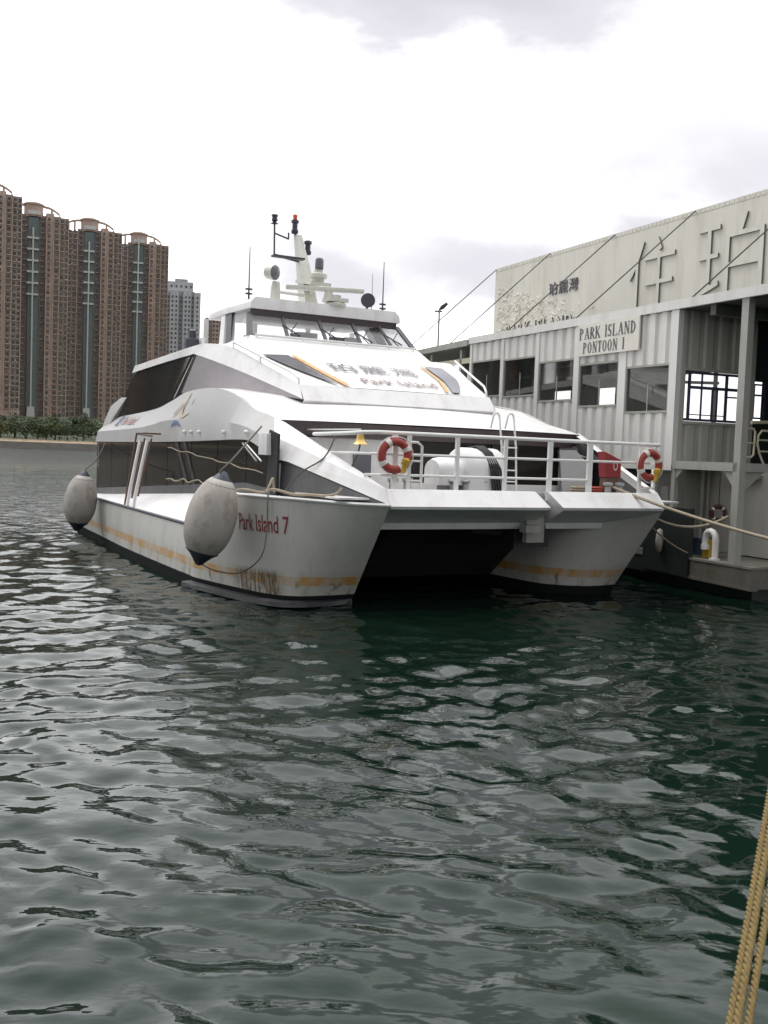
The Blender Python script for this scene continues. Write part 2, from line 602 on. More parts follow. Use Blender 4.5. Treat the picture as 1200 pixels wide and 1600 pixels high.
def arc(p, q, sag, n=16):
    """a hanging line from p to q"""
    p, q = Vector(p), Vector(q)
    return [p.lerp(q, k / n) - Vector((0, 0, sag * 4 * (k / n) * (1 - k / n))) for k in range(n + 1)]


def catmull(P, t):
    n = len(P) - 1
    k = min(int(t), n - 1)
    f_ = t - k
    p0, p1, p2, p3 = P[max(k - 1, 0)], P[k], P[k + 1], P[min(k + 2, n)]
    return tuple(0.5 * (2 * p1[i] + (p2[i] - p0[i]) * f_ + (2 * p0[i] - 5 * p1[i] + 4 * p2[i] - p3[i]) * f_ ** 2 +
                        (3 * p1[i] - p0[i] - 3 * p2[i] + p3[i]) * f_ ** 3) for i in range(len(p1)))


# ------------------------------------------------------------------ the sea
def make_sea():
    rng = np.random.default_rng(5)

    def axis_far(start, end, f0, grow):
        a, s_ = [start], f0
        while a[-1] < end:
            s_ = max(f0, grow(a[-1]))
            a.append(a[-1] + s_)
        return np.array(a)
    ys = axis_far(3.0, 400, 0.045, lambda y: y * 0.0062)
    ys = np.concatenate([np.array([-60., -30., -12., -5., 0., 1.5, 2.4]), ys, np.geomspace(420, 6000, 14)])
    xs_in = np.arange(-12.0, 10.5, 0.055)
    right = axis_far(xs_in[-1] + .06, 3000, .06, lambda x: max(.06, (x - 10.2) * .14))
    left = -axis_far(12.06, 3000, .06, lambda x: max(.06, (x - 11.8) * .045))
    xs = np.concatenate([left[::-1], xs_in, right])
    X, Y = np.meshgrid(xs, ys)
    sx = np.gradient(xs)[None, :] * np.ones_like(X)
    sy = np.gradient(ys)[:, None] * np.ones_like(X)
    sp = np.maximum(sx * 0.7, sy)
    Z = np.zeros_like(X)
    WX = X + 0.35 * np.sin(Y * 0.55 + 1.3) + 0.2 * np.sin(X * .9 + Y * .4)
    WY = Y + 0.30 * np.sin(X * 0.7 + .4) + 0.2 * np.sin(Y * .8 - X * .5)
    for k in range(80):
        wl = 0.26 * (1.9 / 0.26) ** rng.random()
        th = rng.normal(R(100), R(52))
        kx, ky = math.cos(th), math.sin(th)
        kk = 2 * math.pi / wl
        amp = 0.0190 * wl / (2 * math.pi)
        fade = np.clip((wl / (sp * 2.6)) - 0.6, 0, 1)
        ph = kk * (kx * WX + ky * WY) + rng.random() * 6.28
        Z += amp * fade * (np.sin(ph) + 0.22 * np.sin(2 * ph + 1.2))
    far = np.clip((np.hypot(X, Y) - 120) / 160, 0, 1)
    Z *= (1 - far)
    nv = X.size
    co = np.empty((nv, 3), np.float32)
    co[:, 0], co[:, 1], co[:, 2] = X.ravel(), Y.ravel(), Z.ravel() - 0.12
    ny, nx = X.shape
    idx = np.arange(nv).reshape(ny, nx)
    q = np.stack([idx[:-1, :-1], idx[:-1, 1:], idx[1:, 1:], idx[1:, :-1]], -1).reshape(-1, 4).astype(np.int32)
    me = bpy.data.meshes.new('sea')
    me.vertices.add(nv)
    me.vertices.foreach_set('co', co.ravel())
    me.loops.add(q.size)
    me.loops.foreach_set('vertex_index', q.ravel())
    me.polygons.add(len(q))
    me.polygons.foreach_set('loop_start', np.arange(0, q.size, 4, dtype=np.int32))
    me.polygons.foreach_set('use_smooth', np.ones(len(q), bool))
    me.update(calc_edges=True)
    m = bpy.data.materials.new('sea_water')
    m.use_nodes = True
    t = m.node_tree
    b = t.nodes['Principled BSDF']
    b.inputs['Base Color'].default_value = (0.012, 0.022, 0.017, 1)
    b.inputs['Roughness'].default_value = 0.035
    b.inputs['IOR'].default_value = 1.33
    b.inputs['Specular Tint'].default_value = (0.86, 1.0, 0.93, 1)
    tc = N(t, 'ShaderNodeTexCoord')
    # patchy murk
    n0 = N(t, 'ShaderNodeTexNoise', Scale=0.12, Detail=3.0)
    L(t, tc.outputs['Object'], n0.inputs['Vector'])
    mx = N(t, 'ShaderNodeMix', data_type='RGBA')
    mx.inputs['A'].default_value = (0.003, 0.0095, 0.0062, 1)
    mx.inputs['B'].default_value = (0.006, 0.0165, 0.0108, 1)
    L(t, n0.outputs['Fac'], mx.inputs['Factor'])
    L(t, mx.outputs['Result'], b.inputs['Base Color'])
    mp = N(t, 'ShaderNodeMapping')
    mp.inputs['Scale'].default_value = (0.75, 1.25, 1)
    L(t, tc.outputs['Object'], mp.inputs[0])
    n1 = N(t, 'ShaderNodeTexNoise', Scale=2.6, Detail=3.0, Roughness=0.5)
    L(t, mp.outputs[0], n1.inputs['Vector'])
    bp = N(t, 'ShaderNodeBump', Strength=0.35, Distance=0.04)
    L(t, n1.outputs['Fac'], bp.inputs['Height'])
    # open-water chop further out
    ln = N(t, 'ShaderNodeVectorMath', operation='LENGTH')
    L(t, tc.outputs['Object'], ln.inputs[0])
    fr = N(t, 'ShaderNodeMapRange', interpolation_type='SMOOTHSTEP')
    L(t, ln.outputs['Value'], fr.inputs['Value'])
    fr.inputs['From Min'].default_value = 22
    fr.inputs['From Max'].default_value = 110
    mp2 = N(t, 'ShaderNodeMapping')
    mp2.inputs['Scale'].default_value = (0.6, 1.2, 1)
    L(t, tc.outputs['Object'], mp2.inputs[0])
    n2 = N(t, 'ShaderNodeTexNoise', Scale=1.1, Detail=4.0, Roughness=0.6)
    L(t, mp2.outputs[0], n2.inputs['Vector'])
    bp2 = N(t, 'ShaderNodeBump', Distance=0.9)
    L(t, fr.outputs[0], bp2.inputs['Strength'])
    L(t, n2.outputs['Fac'], bp2.inputs['Height'])
    L(t, bp.outputs[0], bp2.inputs['Normal'])
    L(t, bp2.outputs[0], b.inputs['Normal'])
    me.materials.append(m)
    o = bpy.data.objects.new('sea', me)
    COL.objects.link(o)
    structure(o)


make_sea()

# ------------------------------------------------------------------ far shore: embankment, land
M['stone'] = mat('seawall_stone', (0.36, 0.28, 0.19), 0.9, var=0.35, scale=.6, stretch=(1, 1, 2), coords='Object')
M['wet'] = mat('wet_rock', (0.045, 0.042, 0.036), 0.8, var=0.4, scale=.5, stretch=(1, 1, 2))
M['earth'] = mat('dark_undergrowth', (0.045, 0.06, 0.03), 0.95, var=0.4, scale=.15)
SHY = 300.0
mb = MB()
rows = []
for k in range(121):
    x = -900 + k * 15
    j = random.uniform(-1, 1)
    rows.append([(x, SHY - 1.5 + j * .6, -1), (x, SHY + 1.6 + j * .3, 2.0)])
mb.grid(rows)
structure(mb.build('shore_rocks', M['wet']))
mb = MB()
mb.grid([[(-900, SHY + 2.0, 1.9), (-900, SHY + 3.2, 2.7)], [(900, SHY + 2.0, 1.9), (900, SHY + 3.2, 2.7)]])
mb.grid([[(-900, SHY + 3.2, 2.7), (-900, SHY + 9, 2.75)], [(900, SHY + 3.2, 2.7), (900, SHY + 9, 2.75)]])
structure(mb.build('embankment', M['stone']))
mb = MB()
rows = []
for y, z in ((SHY + 9.02, 2.6), (SHY + 30, 3.4), (SHY + 90, 6), (SHY + 170, 13.0), (SHY + 400, 14), (SHY + 1500, 20)):
    rows.append([(-900 + k * 60, y, z + random.uniform(-.2, .2)) for k in range(31)])
mb.grid(rows)
structure(mb.build('land', M['earth']))


# ------------------------------------------------------------------ apartment towers
def tower_wall_mat(name, col, grime):
    return mat(name, col, 0.85, var=0.16, scale=.35, stretch=(1, 1, .35), dirt=grime, dirt_amt=0.5, dirt_scale=.8, dirt_stretch=(1.5, 1.5, .3))


M['tw_brown'] = tower_wall_mat('tower_brown', (0.34, 0.26, 0.225), (0.18, 0.14, 0.12))
M['tw_pink'] = tower_wall_mat('tower_pink', (0.46, 0.34, 0.29), (0.26, 0.19, 0.165))
M['tw_mauve'] = tower_wall_mat('tower_mauve', (0.28, 0.225, 0.215), (0.14, 0.12, 0.115))
M['tw_dark'] = tower_wall_mat('tower_recess', (0.085, 0.09, 0.08), (0.05, 0.05, 0.045))
M['tw_tan'] = mat('tower_ledge', (0.46, 0.39, 0.32), 0.8, var=0.5, scale=.35)
M['tw_win'] = mat('tower_window', (0.04, 0.045, 0.048), 0.2, var=0.9, scale=.4, coords='Object')
_t = M['tw_win'].node_tree
_oi = N(_t, 'ShaderNodeObjectInfo')
_cr = N(_t, 'ShaderNodeValToRGB')
_cr.color_ramp.elements[0].color = (.018, .02, .024, 1)
_cr.color_ramp.elements[1].color = (.20, .19, .17, 1)
_cr.color_ramp.elements[1].position = 1.0
_k = _cr.color_ramp.elements.new(.6)
_k.color = (.08, .085, .08, 1)
L(_t, _oi.outputs['Random'], _cr.inputs[0])
_mx = N(_t, 'ShaderNodeMix', data_type='RGBA', blend_type='MIX')
_mx.inputs['Factor'].default_value = .6
_b = _t.nodes['Principled BSDF']
L(_t, _b.inputs['Base Color'].links[0].from_socket, _mx.inputs['A'])
L(_t, _cr.outputs[0], _mx.inputs['B'])
L(_t, _mx.outputs['Result'], _b.inputs['Base Color'])
M['tw_white'] = mat('tower_white', (0.56, 0.57, 0.55), 0.6, var=0.06)
M['tw_grey'] = tower_wall_mat('tower_grey', (0.50, 0.51, 0.54), (0.34, 0.35, 0.37))
M['tw_grey2'] = tower_wall_mat('tower_grey_dark', (0.33, 0.35, 0.37), (0.22, 0.22, 0.24))


def curtain_mat():
    m = bpy.data.materials.new('tower_curtain_glass')
    m.use_nodes = True
    t = m.node_tree
    b = t.nodes['Principled BSDF']
    b.inputs['Roughness'].default_value = 0.25
    tc = N(t, 'ShaderNodeTexCoord')
    mp = N(t, 'ShaderNodeMapping')
    mp.inputs['Rotation'].default_value = (R(90), 0, 0)
    L(t, tc.outputs['Object'], mp.inputs[0])
    br = N(t, 'ShaderNodeTexBrick', Scale=1.0)
    br.offset = 0
    br.inputs['Color1'].default_value = (0.08, 0.13, 0.14, 1)
    br.inputs['Color2'].default_value = (0.12, 0.17, 0.175, 1)
    br.inputs['Mortar'].default_value = (0.10, 0.12, 0.11, 1)
    br.inputs['Mortar Size'].default_value = 0.12
    br.inputs['Brick Width'].default_value = 1.0
    br.inputs['Row Height'].default_value = 2.7
    L(t, mp.outputs[0], br.inputs['Vector'])
    L(t, br.outputs['Color'], b.inputs['Base Color'])
    return m


M['tw_glass'] = curtain_mat()
FL = 2.7


def window_set(root, cells, size, limit=100):
    """the largest-showing LIMIT windows as parts of their own, the rest as one stuff part"""
    wb = MB()
    wb.box((0, 0, 0), (size[0], .25, size[1]))
    me = wb.mesh('window', M['tw_win'])
    random.Random(3).shuffle(cells)
    for c in cells[:limit]:
        o = bpy.data.objects.new('window', me)
        COL.objects.link(o)
        o.parent = root
        o.location = c
    rest = MB()
    for c in cells[limit:]:
        rest.box(c, (size[0] * random.uniform(.85, 1.1), .25, size[1] * random.uniform(.85, 1.15)))
    if cells[limit:]:
        o = rest.build('window_rows', M['tw_win'], root, smooth=None)
        o['kind'] = 'stuff'


def brown_tower(label, mw, pole_top, floors=38, limit=100):
    root = thing('apartment_tower', label, 'tower', mw, 'brown apartment towers across the water')
    H = floors * FL
    strips = [(-13.9, -8.4, 1.6, 'tw_mauve', -2.5), (-8.4, -4.9, 3.0, 'tw_mauve', -1), (-4.9, -.3, 1.2, 'tw_glass', -2.5), (-.3, 3.2, 3.0, 'tw_mauve', -1),
              (3.2, 6.8, .4, 'tw_pink', 0), (6.8, 9.7, 1.2, 'tw_brown', -1), (9.7, 13.9, 2.2, 'tw_brown', -1.2)]
    for x0, x1, y0, mm, dz in strips:
        b = MB()
        b.bb((x0, y0, 0), (x1 - .02, 18, H + dz))
        b.build('glass_bay' if mm == 'tw_glass' else 'wall', M[mm], root, smooth=None)
    cells, led, fin = [], MB(), MB()
    for x, y0, wd in ((-12.3, 1.6, 1.3), (-9.9, 1.6, 1.3), (-6.8, 3.0, 1.4), (1.7, 3.0, 1.4), (4.5, .4, .9), (8.1, 1.2, 1.4), (10.9, 2.2, 1.2), (12.9, 2.2, 1.0)):
        for k in range(floors - 2):
            z = 5.2 + k * FL
            cells.append((x + random.uniform(-.1, .1), y0 - .06, z))
            if random.random() < .82:
                led.box((x, y0 - .28, z - 1.0), (wd + random.uniform(.1, .7), .62, .34))
            if random.random() < .35:
                led.box((x + random.choice((-1, 1)) * (wd * .5 + .3), y0 - .3, z - .5 + random.uniform(-.3, .3)), (.55, .5, .5))
    window_set(root, cells, (1.25, 1.35), limit)
    led.build('window_ledges', M['tw_tan'], root, smooth=None)['kind'] = 'stuff'
    for x, y0 in ((-13.6, 1.5), (-8.6, 1.5), (3.3, .3), (6.6, .3), (9.5, 1.0), (13.7, 2.0)):
        fin.bb((x - .2, y0 - .35, 3), (x + .2, y0 + .2, H - 3))
    fin.build('pilaster', M['tw_pink'], root, smooth=None)
    # white pole with crossbars on the glass bay
    b = MB()
    b.bb((-3.15, -.3, 8.5), (-2.45, .5, pole_top))
    pole = b.build('pole', M['tw_white'], root, smooth=None)
    for k in range(6):
        b = MB()
        z = H - 12.5 - k * 2 * FL
        b.bb((-5.5, -.1, z - .45), (-.1, .9, z + .45))
        b.build('crossbar', M['tw_white'], root, smooth=None)
    b = MB()
    b.prism([(-4.7, -.7, 3.6), (-.9, -.7, 3.6), (-1.2, -.7, 8.8), (-4.4, -.7, 8.8)], (0, 1.4, 0))
    b.build('pole_base', M['tw_white'], root, smooth=None)
    # crown
    b = MB()
    b.lathe([(4.5, H - 2), (4.5, H + 3.6), (5.0, H + 3.7), (5.0, H + 4.4), (2.5, H + 5.4), (.01, H + 5.8)], (-2.4, 5.4, 0), n=16)
    b.build('crown', M['tw_pink'], root, smooth=30)
    b = MB()
    b.bb((-5.4, .6, H - 1.2), (.5, 1.1, H + .6))
    b.build('crown_panel', M['tw_white'], root, smooth=None)
    for sx, xe, ze in ((-1, -13.0, .6), (1, 9.6, -1.0)):
        b = MB()
        pts = []
        for k in range(9):
            t_ = k / 8
            xx = -2.4 + sx * 4.6 + (xe - (-2.4 + sx * 4.6)) * t_
            zz = H + 2.9 + (ze - 2.3) * t_ ** 2
            pts.append((xx, 3.0 + 1.0 * (1 - t_), zz))
            if k in (4, 8):
                b.bb((xx - .5, 3.2, H - 3), (xx + .5, 3.9, zz))
        for p, q in zip(pts, pts[1:]):
            b.prism([(p[0], p[1], p[2]), (q[0], q[1], q[2]), (q[0], q[1], q[2] + 1.1), (p[0], p[1], p[2] + 1.1)], (0, .8, 0))
        b.build('crown_arcade', M['tw_pink'], root, smooth=None)
    b = MB()
    b.bb((-14.2, 1.0, -8), (13.95, 18, 3.6))
    b.build('podium', M['tw_pink'], root, smooth=None)
    return root


def facing(x, y, z, extra=0.0):
    a = math.atan2(x, y)
    return Matrix.Translation((x, y, z)) @ Matrix.Rotation(-a + extra, 4, 'Z')


TW = [((-183.0, 470.0, 12.0), 'brown apartment tower at the left edge, cut off, roofline highest', 98),
      ((-171.5, 502.0, 9.5), 'brown apartment tower with arched crown between the cut-off tower and the middle tower', 95),
      ((-155.2, 539.0, 10.8), 'middle brown apartment tower, arched crown, its white pole on a white block', 95),
      ((-139.4, 579.0, 12.6), 'brown apartment tower beside the grey tower, white pole reaching its crown', 104)]
for (p, lab, pt) in TW:
    brown_tower(lab, facing(*p, extra=R(4)), pt)
# unseen row added left of the view: seen only as reflections in the ferry's windows
wing = None
for k in range(15):
    p = (-212 - k * 29.5, 352 + 14 * math.sin(k * 1.9), 8 - 2 * (k % 3))
    if wing is None:
        wing = brown_tower('one of the added brown apartment towers in the unseen row past the left edge', facing(*p), 95, limit=0)
    else:
        wing2 = copy_tree(wing)
        wing2.matrix_world = facing(*p)

g = thing('apartment_tower', 'pale grey apartment tower with a stepped top, right of the brown towers', 'tower', facing(-131.8, 647, 8))
Hg = 90.5
for x0, x1, y0, mm, h in ((-12.2, -9, 1.2, 'tw_grey', Hg - 1), (-9, -6.6, 2.6, 'tw_grey2', Hg - 1), (-6.6, -1.4, 1, 'tw_grey', Hg), (-1.4, 1.4, 2.6, 'tw_grey2', Hg),
                          (1.4, 6.4, 1, 'tw_grey', Hg), (6.4, 8.2, 2.4, 'tw_grey2', Hg), (8.2, 12.2, 1.4, 'tw_grey', Hg - .6), (-8.5, 7.5, 4, 'tw_grey', Hg + 6), (-4, 4, 6, 'tw_grey2', Hg + 8)):
    b = MB()
    b.bb((x0, y0, 0), (x1 - .02, 20, h))
    b.build('wall', M[mm], g, smooth=None)
cells = []
for x, y0 in ((-7.8, 2.6), (-5.2, 1), (-2.8, 1), (0, 2.6), (3, 1), (5.2, 1), (7.3, 2.4), (10.2, 1.4)):
    for k in range(30):
        cells.append((x, y0 - .06, 4 + k * 2.85))
for x in (-6, -3, 0, 3, 6):
    cells.append((x, 3.94, Hg + 3))
window_set(g, cells, (1.1, 1.3))

g = thing('apartment_block', 'small dark brown apartment block beyond the grey tower, half hidden by the wheelhouse', 'building', facing(-113.5, 668, 6))
for x0, x1, y0, mm, h in ((-6.5, -2, 1, 'tw_brown', 79), (-2, 2.5, 0, 'tw_pink', 82), (2.5, 7.5, 1.4, 'tw_brown', 80.5)):
    b = MB()
    b.bb((x0, y0, 0), (x1 - .02, 14, h))
    b.build('wall', M[mm], g, smooth=None)
cells = [(x, y0 - .06, 40 + k * 2.8) for x, y0 in ((-4.2, 1), (-.9, 0), (1.3, 0), (4.8, 1.4)) for k in range(14)]
window_set(g, cells, (1.3, 1.3))

# ------------------------------------------------------------------ shore trees and shelters
LEAF = [mat('leaf_dark', (0.035, 0.055, 0.022), 0.8, var=0.4, scale=.8), mat('leaf_mid', (0.06, 0.085, 0.03), 0.8, var=0.4, scale=.8),
        mat('leaf_yellow', (0.10, 0.105, 0.035), 0.8, var=0.4, scale=.8)]
M['bark'] = mat('bark', (0.10, 0.08, 0.06), 0.9, var=0.3)


def make_tree(seed, h, wd, leafm, name, label):
    rg = random.Random(seed)
    root = thing(name, label, 'tree', None, 'trees along the far shore')
    b = MB()
    b.tube([(0, 0, -.5), (.1, .05, h * .3), (-.1, .1, h * .62)], [.28, .2, .1], 7)
    for k in range(5):
        a = rg.uniform(0, 6.28)
        b.tube([(0, 0, h * .3), (math.cos(a) * wd * .28, math.sin(a) * wd * .28, h * rg.uniform(.5, .75))], [.12, .04], 5)
    b.build('trunk', M['bark'], root)
    b = MB()
    cl = [(Vector((rg.uniform(-1, 1) * wd * .38, rg.uniform(-1, 1) * wd * .38, h * rg.uniform(.32, .86))), rg.uniform(.2, .34) * wd) for _ in range(11)]
    for c, r_ in cl:
        for _ in range(42):
            d = Vector((rg.gauss(0, 1), rg.gauss(0, 1), rg.gauss(0, 1))).normalized() * r_ * rg.uniform(.6, 1.05)
            p = c + d
            p.z = max(p.z, h * .15)
            n_ = Vector((rg.gauss(0, 1), rg.gauss(0, 1), rg.gauss(0, 1) + .6)).normalized()
            a = n_.orthogonal().normalized() * rg.uniform(.22, .45)
            bb_ = n_.cross(a)
            mi = 0 if rg.random() < .7 else 1
            b.face([p - a, p - bb_ * .6, p + a, p + bb_ * .6], mi)
    b.build('crown', leafm, root, smooth=None)
    return root


kinds = [('dense_tree', 'dark green bushy tree on the far shore', 7.6, 7.0, [LEAF[0], LEAF[1]]),
         ('dense_tree', 'mid green rounded tree on the far shore', 6.4, 6.5, [LEAF[1], LEAF[0]]),
         ('light_tree', 'yellow green low tree on the far shore', 5.2, 6.2, [LEAF[2], LEAF[1]]),
         ('slender_tree', 'thin dark tree rising above the shore bushes', 8.8, 4.2, [LEAF[0], LEAF[1]])]
protos = [None] * 4
used = [0] * 4
rg = random.Random(11)
spots = [(-104 - i * 2.45 + rg.uniform(-.8, .8) if False else -66 - i * 2.6 + rg.uniform(-.8, .8), SHY + 13 + rg.uniform(0, 5)) for i in range(21)] + \
        [(-70 - i * 4.3 + rg.uniform(-1.2, 1.2), SHY + 24 + rg.uniform(0, 12)) for i in range(15)] + \
        [(-76 - i * 6.5 + rg.uniform(-1.2, 1.2), SHY + 55 + rg.uniform(0, 22)) for i in range(13)]
for i, (x, y) in enumerate(spots):
    k = rg.choice((0, 0, 1, 1, 2, 3)) if i > 20 else rg.choice((0, 1, 2, 2, 1))
    nm, lab, h, wd, lm = kinds[k]
    if protos[k] is None:
        o = protos[k] = make_tree(20 + k, h, wd, lm, nm, lab)
    else:
        o = copy_tree(protos[k])
    z = 2.65 + max(0, y - SHY - 9) * .045
    s_ = rg.uniform(.72, 1.08)
    o.matrix_world = Matrix.Translation((x, y, z)) @ Matrix.Rotation(rg.uniform(0, 6.28), 4, 'Z') @ Matrix.Diagonal((s_, s_, s_ * rg.uniform(.8, 1.05), 1))

for (x, wd, lab) in ((-95.5, 6.0, 'low pale shelter on the far promenade, the wider one'), (-86.0, 4.2, 'low pale shelter on the far promenade, nearer the ferry')):
    t_ = thing('shelter', lab, 'shelter', Matrix.Translation((x, SHY + 6.5, 2.75)))
    b = MB()
    b.bb((-wd / 2, -1, 1.15), (wd / 2, 1, 1.45))
    b.build('canopy', M['concrete'], t_, smooth=None)
    for xx in (-wd / 2 + .3, 0, wd / 2 - .3):
        b = MB()
        b.bb((xx - .12, -.8, -.05), (xx + .12, -.56, 1.14))
        b.build('post', M['concrete'], t_, smooth=None)

# ------------------------------------------------------------------ the ferry
FM = Matrix.Translation((3.44, 22.77, 0)) @ Matrix.Rotation(R(28.5), 4, 'Z')     # x starboard, y aft, z up, bow at y=0
ferry = thing('ferry', 'white twin-hulled passenger ferry moored bow-on beside the pontoon', 'ferry', FM)

WO = [(-3.70, 1.65), (-4.4, 1.58), (-5.0, 1.62), (-5.4, 1.9), (-5.68, 2.55), (-5.97, 3.8), (-6.2, 5.0), (-6.2, 5.7), (-6.2, 7.3), (-6.12, 12.), (-5.92, 16.), (-5.7, 20.7)]
GO = [(-3.77, 0, 2.18), (-4.35, .45, 2.18), (-4.9, 1.0, 2.2), (-5.35, 1.45, 2.22), (-5.70, 2.0, 2.23), (-6.0, 2.8, 2.23), (-6.12, 4.4, 2.21), (-6.10, 5.1, 1.40), (-6.06, 6.6, 1.35), (-6.0, 11.6, 1.36), (-5.98, 15.6, 1.38), (-5.95, 20.7, 1.42)]
WI = [(-3.70, 1.65), (-3.45, 2.6), (-3.1, 4.0), (-2.6, 6.0), (-2.2, 8.5), (-2.0, 12.), (-1.9, 20.7)]
GI = [(-3.77, .1, 2.08), (-3.5, 1.2, 1.75), (-3.15, 2.6, 1.62), (-2.75, 4.2, 1.6), (-2.4, 7., 1.6), (-2.2, 11., 1.6), (-2.1, 20.7, 1.6)]
# starboard demi-hull: its own lines
WSI = [(3.70, 1.6), (3.2, 1.5), (2.6, 1.52), (2.1, 1.85), (1.8, 2.4), (1.68, 3.8), (1.65, 6.), (1.65, 10.), (1.65, 20.7)]
GSI = [(3.77, .1, 2.08), (3.3, .55, 1.9), (2.75, .9, 1.76), (2.25, 1.3, 1.68), (1.9, 2.0, 1.62), (1.75, 3.6, 1.6), (1.75, 6., 1.6), (1.75, 10., 1.6), (1.75, 20.7, 1.6)]
WSO = [(3.70, 1.6), (3.95, 3.0), (4.4, 5.0), (5.0, 8.), (5.4, 12.), (5.5, 16.), (5.5, 20.7)]
GSO = [(3.77, 0, 2.18), (4.05, .7, 2.2), (4.6, 2.0, 2.2), (5.2, 4.4, 2.2), (5.6, 8., 1.5), (5.8, 13., 1.4), (5.8, 20.7, 1.4)]


def hull_pt(Wc, Gc, t, z):
    wx, wy = catmull(Wc, t)
    gx, gy, _ = catmull(Gc, t)
    k = min(int(t), len(Gc) - 2)
    gz = Gc[k][2] + (Gc[k + 1][2] - Gc[k][2]) * (t - k)
    f_ = (z - .1) / (gz - .1)
    if f_ < 0:
        f_ *= .7
    bulge = .035 * math.sin(min(max(f_, 0), 1) * math.pi) * min(1, t / .5)
    s_ = -1 if (Wc is WO or Wc is WSI) else 1
    return (wx + (gx - wx) * f_ + s_ * bulge, wy + (gy - wy) * f_, z)


def gz_at(Gc, t):
    k = min(int(t), len(Gc) - 2)
    return Gc[k][2] + (Gc[k + 1][2] - Gc[k][2]) * (t - k)


def outer_t(z, y):
    lo, hi = 0.9, len(WO) - 1.001
    for _ in range(40):
        mid = (lo + hi) / 2
        if hull_pt(WO, GO, mid, z)[1] < y:
            lo = mid
        else:
            hi = mid
    return lo


def mir(p, s_):
    return (p[0] * s_, p[1], p[2])


for side, (Wo, Go, Wn, Gn) in enumerate(((WO, GO, WI, GI), (WSO, GSO, WSI, GSI))):
    s_ = 1 if side == 0 else -1
    b = MB()
    for Wc, Gc in ((Wo, Go), (Wn, Gn)):
        rows = []
        n = (len(Wc) - 1) * 6
        for k in range(n + 1):
            t_ = k / 6
            g_ = gz_at(Gc, t_)
            rows.append([hull_pt(Wc, Gc, t_, -.8 + (g_ + .8) * j / 14) for j in range(15)])
        b.grid(rows)
    to, tn = len(Wo) - 1, len(Wn) - 1
    b.face([hull_pt(Wo, Go, to, -.8), hull_pt(Wo, Go, to, 1.4), hull_pt(Wn, Gn, tn, 1.4), hull_pt(Wn, Gn, tn, -.8)])
    hull = b.build('hull', M['hull'], ferry, smooth=40)
    nG = (len(Go) - 1) * 6
    # rubbing strip along the gunwale, dark tube painting the shadow below the side-deck edge
    b = MB()
    b.tube([catmull(Go, k / 6) for k in range(0, 39 if side == 0 else nG)], .04, 6)
    b.build('gunwale', M['white'], hull)
    if side == 0:
        b = MB()
        pts = [catmull(Go, k / 6) for k in range(43, nG + 1)]
        b.tube([(p[0] - .01, p[1], p[2] - .05) for p in pts], .035, 6)
        b.build('edge_shadow_line', M['blackcap'], hull)
        # low spray strake at the water, pale in patches
        b = MB()
        rows = []
        for k in range(0, 40):
            p = hull_pt(WO, GO, k / 6, -.04)
            o_ = .04 + .05 * min(k, 4)
            d = Vector((-1 if k > 22 else -.7, -.75 if k < 22 else 0, 0)).normalized() * o_
            rows.append([(p[0], p[1], .02), (p[0] + d.x, p[1] + d.y, .0), (p[0] + d.x, p[1] + d.y, -.10), (p[0], p[1], -.16)])
        b.grid(rows, closed=True)
        b.build('spray_strake', M['strake'], hull)
    # side deck: slopes from the low outer edge up to the foot of the cabin
    b = MB()
    rows = []
    for k in range(0, nG + 1):
        t_ = k / 6
        g_ = catmull(Go, t_)
        if g_[1] < 4.4:
            continue
        zi = 2.2 - (g_[1] - 4.4) * .0575
        rows.append([(g_[0] + .01 * s_, g_[1], gz_at(Go, t_) - .01), (-5.0 * s_, g_[1], zi)])
    b.grid(rows)
    b.build('side_deck', M['white'], ferry)
    b = MB()
    rows = []
    for k in range(0, nG + 1):
        t_ = k / 6
        g_ = catmull(Go, t_)
        if g_[1] > 4.6:
            break
        ax = abs(g_[0])
        xi = min(4.6, ax - .9) if k > 6 else ax - .15 * k
        rows.append([(g_[0], g_[1], gz_at(Go, t_) - .01), (-xi * s_, g_[1] + .25, 2.17)])
    b.grid(rows)
    b.build('bow_deck', M['deck'], ferry)

# hull name on the port bow, letters following the plating
NY0, NY1 = 2.86, 1.52     # aft end (first letter) to forward end


def name_fn(x, y, z):
    f_ = x / 1.0
    zz = 1.46 + y
    py = NY0 + (NY1 - NY0) * f_
    p = Vector(hull_pt(WO, GO, outer_t(zz, py), zz))
    return p + Vector((-.010, -.006, 0))


text_mesh('hull_name', 'Park Island 7', name_fn, M['red'], ferry, fine=.03, fit=(1.0, .37), bold=.006, size=1)

# bridging deck: lip, underside, tunnel roof, foredeck; the slot for the anchor cable cuts the lip
slot_l, slot_r = .15, .50
prof = [(.35, 2.5), (0.0, 2.16), (.03, 2.10), (.95, 1.74), (1.0, 1.60), (2.2, 1.60), (2.2, 2.3), (.55, 2.3), (.5, 2.5)]


def lip_piece(x0, x1, slant=0.0):
    b = MB()
    rows = []
    for (y, z) in prof:
        k = (2.5 - z) / .4 * slant
        rows.append([(x0 if x0 < -1 else x0 + k, y, z), (x1 if x1 > 1 else x1 + k, y, z)])
    b.grid(rows, close_rows=True)
    b.face([r_[0] for r_ in rows])
    b.face([r_[1] for r_ in reversed(rows)])
    return b


